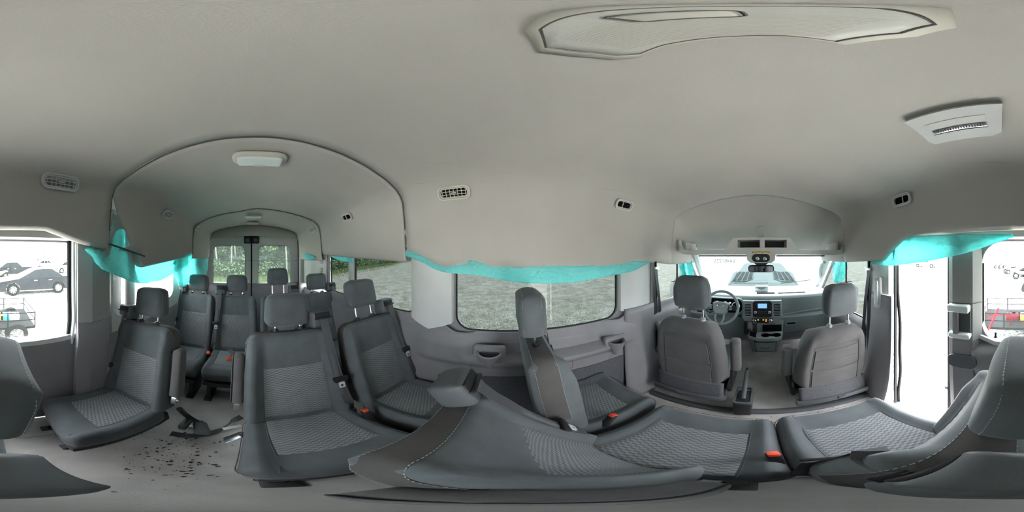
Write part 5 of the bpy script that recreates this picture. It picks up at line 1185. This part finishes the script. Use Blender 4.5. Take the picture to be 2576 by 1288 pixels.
for k, (px, py, m, lab) in enumerate(((2545, 822, 'redp', 'red jerrycan on the utility trailer'), (12, 826, 'cyan', 'teal tub on the utility trailer bed'), (2573, 812, 'orange', 'orange box on the utility trailer'), (2556, 838, 'redp', 'red toolbox near the front of the utility trailer'), (35, 812, 'silver', 'grey crate on the utility trailer bed'))):
    p = onx(px, py, 4.0); t = thing('crate' if k != 0 else 'jerrycan', lab, 'box', (p.x, p.y, GZ + zf + .03)); mk('crate_body', box(.11, .13, .09, (0, 0, .09), .03), MT[m], t); mk('crate_handle', tube([(-.0, -.07, .18), (0, -.06, .22), (0, .06, .22), (0, .07, .18)], .012, 6), MT['outblack'], t)
# the white vehicle parked nose to nose in front: domed bonnet with two vents
t = thing('parked_truck', 'pale truck parked nose to nose beyond the windshield, two dark bonnet vents', 'truck', (.05, 0, GZ))
def bonnet(u, v):
    y = lerp(4.3, 6.2, v); q = 2 * u - 1; wd = lerp(1.18, .86, v)
    return Vector((q * wd, y - .30 * (1 - q * q) * (1 - v), lerp(1.21, 1.82, v) + .05 * math.sin(v * math.pi) + .07 * (1 - sm(abs(q), .22, .5)) - .34 * sm(abs(q), .72, 1) ** 1.5))
mk('bonnet', grid(60, 24, bonnet), MT['truck'], t, smooth=50, solid=.02)
def onb(a, v):      # point on the bonnet, a metres from its middle line
    wd = lerp(1.18, .86, v); return bonnet(.5 + a / (2 * wd), v) + Vector((0, 0, .03))
for s in (-1, 1):
    vt = mk('bonnet_vent', grid(16, 8, lambda u, v: onb(s * lerp(.30, lerp(.92, .78, v), u), lerp(.22, .48, v - .12 * u * (1 - v) + .1 * u * 0))), MT['ventdark'], t, smooth=40, solid=.012)
    for k in range(1, 4): mk('vent_bar', tube([onb(s * lerp(.30, .92, k / 4), .20), onb(s * lerp(.30, .85, k / 4), .34), onb(s * lerp(.30, .78, k / 4), .48)], .014, 5), MT['truck'], vt)
    mk('vent_surround', tube([onb(s * lerp(.30, .92, u), .21 - .03 * u) for u in (0, .25, .5, .75, 1)] + [onb(s * lerp(.78, .30, u), .49) for u in (0, .25, .5, .75, 1)], .016, 5, closed=True), MT['truck'], vt)
    mk('fender', loft([[Vector((s * (1.08 + d), y, z)) for y, z in ((4.35, .4), (4.30, .85), (4.5, .97), (6.2, 1.43), (7.6, 1.45), (7.6, .4))] for d in (-.06, .06)]), MT['truck'], t, smooth=30)
    wheel(t, s * .95, 5.2, .40, .26)
mk('nose_panel', box(.98, .06, .40, (0, 4.30, .75), .05), MT['plast'], t); mk('truck_windshield', loft([[Vector((x * s, y, z)) for x in (-.9, .9)] + [Vector((x * s, y + .03, z)) for x in (.9, -.9)] for y, z, s in ((6.22, 1.81, .9), (6.95, 2.37, .78))]), MT['mirror'], t, smooth=0)
mk('truck_cab', loft([[Vector((x * s, y, z)) for x, y in ((-.98, 6.3), (.98, 6.3), (.98, 8.2), (-.98, 8.2))] for z, s in ((.5, 1), (1.75, 1), (1.78, .98))] ), MT['white'], t, smooth=20); mk('truck_roof', box(.78, .7, .03, (0, 7.62, 2.39), .03), MT['white'], t)
# litter on the floor (nobody could count it)
rq = random.Random(3); g = []
for k in range(230):
    px, py = rq.gauss(430, 75), rq.gauss(1140, 36)
    if py < 1060: continue
    p = onz(px, py, .002)
    if -.45 < p.x < .9 and -1.4 < p.y < .1:
        s = rq.choice((.0012, .0018, .0025, .004, .006)); g.append(xf(prism([(s * 1.6 * math.cos(a) * rq.uniform(.5, 1), s * math.sin(a) * rq.uniform(.5, 1)) for a in (0, 1.2, 2.4, 3.6, 5)], 0, .003, 'XY'), Matrix.Translation(p) @ Matrix.Rotation(rq.uniform(0, 6), 4, 'Z')))
for k in range(60):
    s = rq.choice((.002, .003, .005)); g.append(xf(prism([(s * 1.6 * math.cos(a) * rq.uniform(.5, 1), s * math.sin(a) * rq.uniform(.5, 1)) for a in (0, 1.2, 2.4, 3.6, 5)], 0, .003, 'XY'), Matrix.Translation((rq.uniform(-.5, .7), rq.uniform(.75, 1.15), .012 if False else 0.001)) @ Matrix.Rotation(rq.uniform(0, 6), 4, 'Z')))
o = mk('debris', join(*g), MT['debris'], smooth=0); tag(o, 'dark leaf crumbs and grit scattered on the van floor', 'debris', kind='stuff')
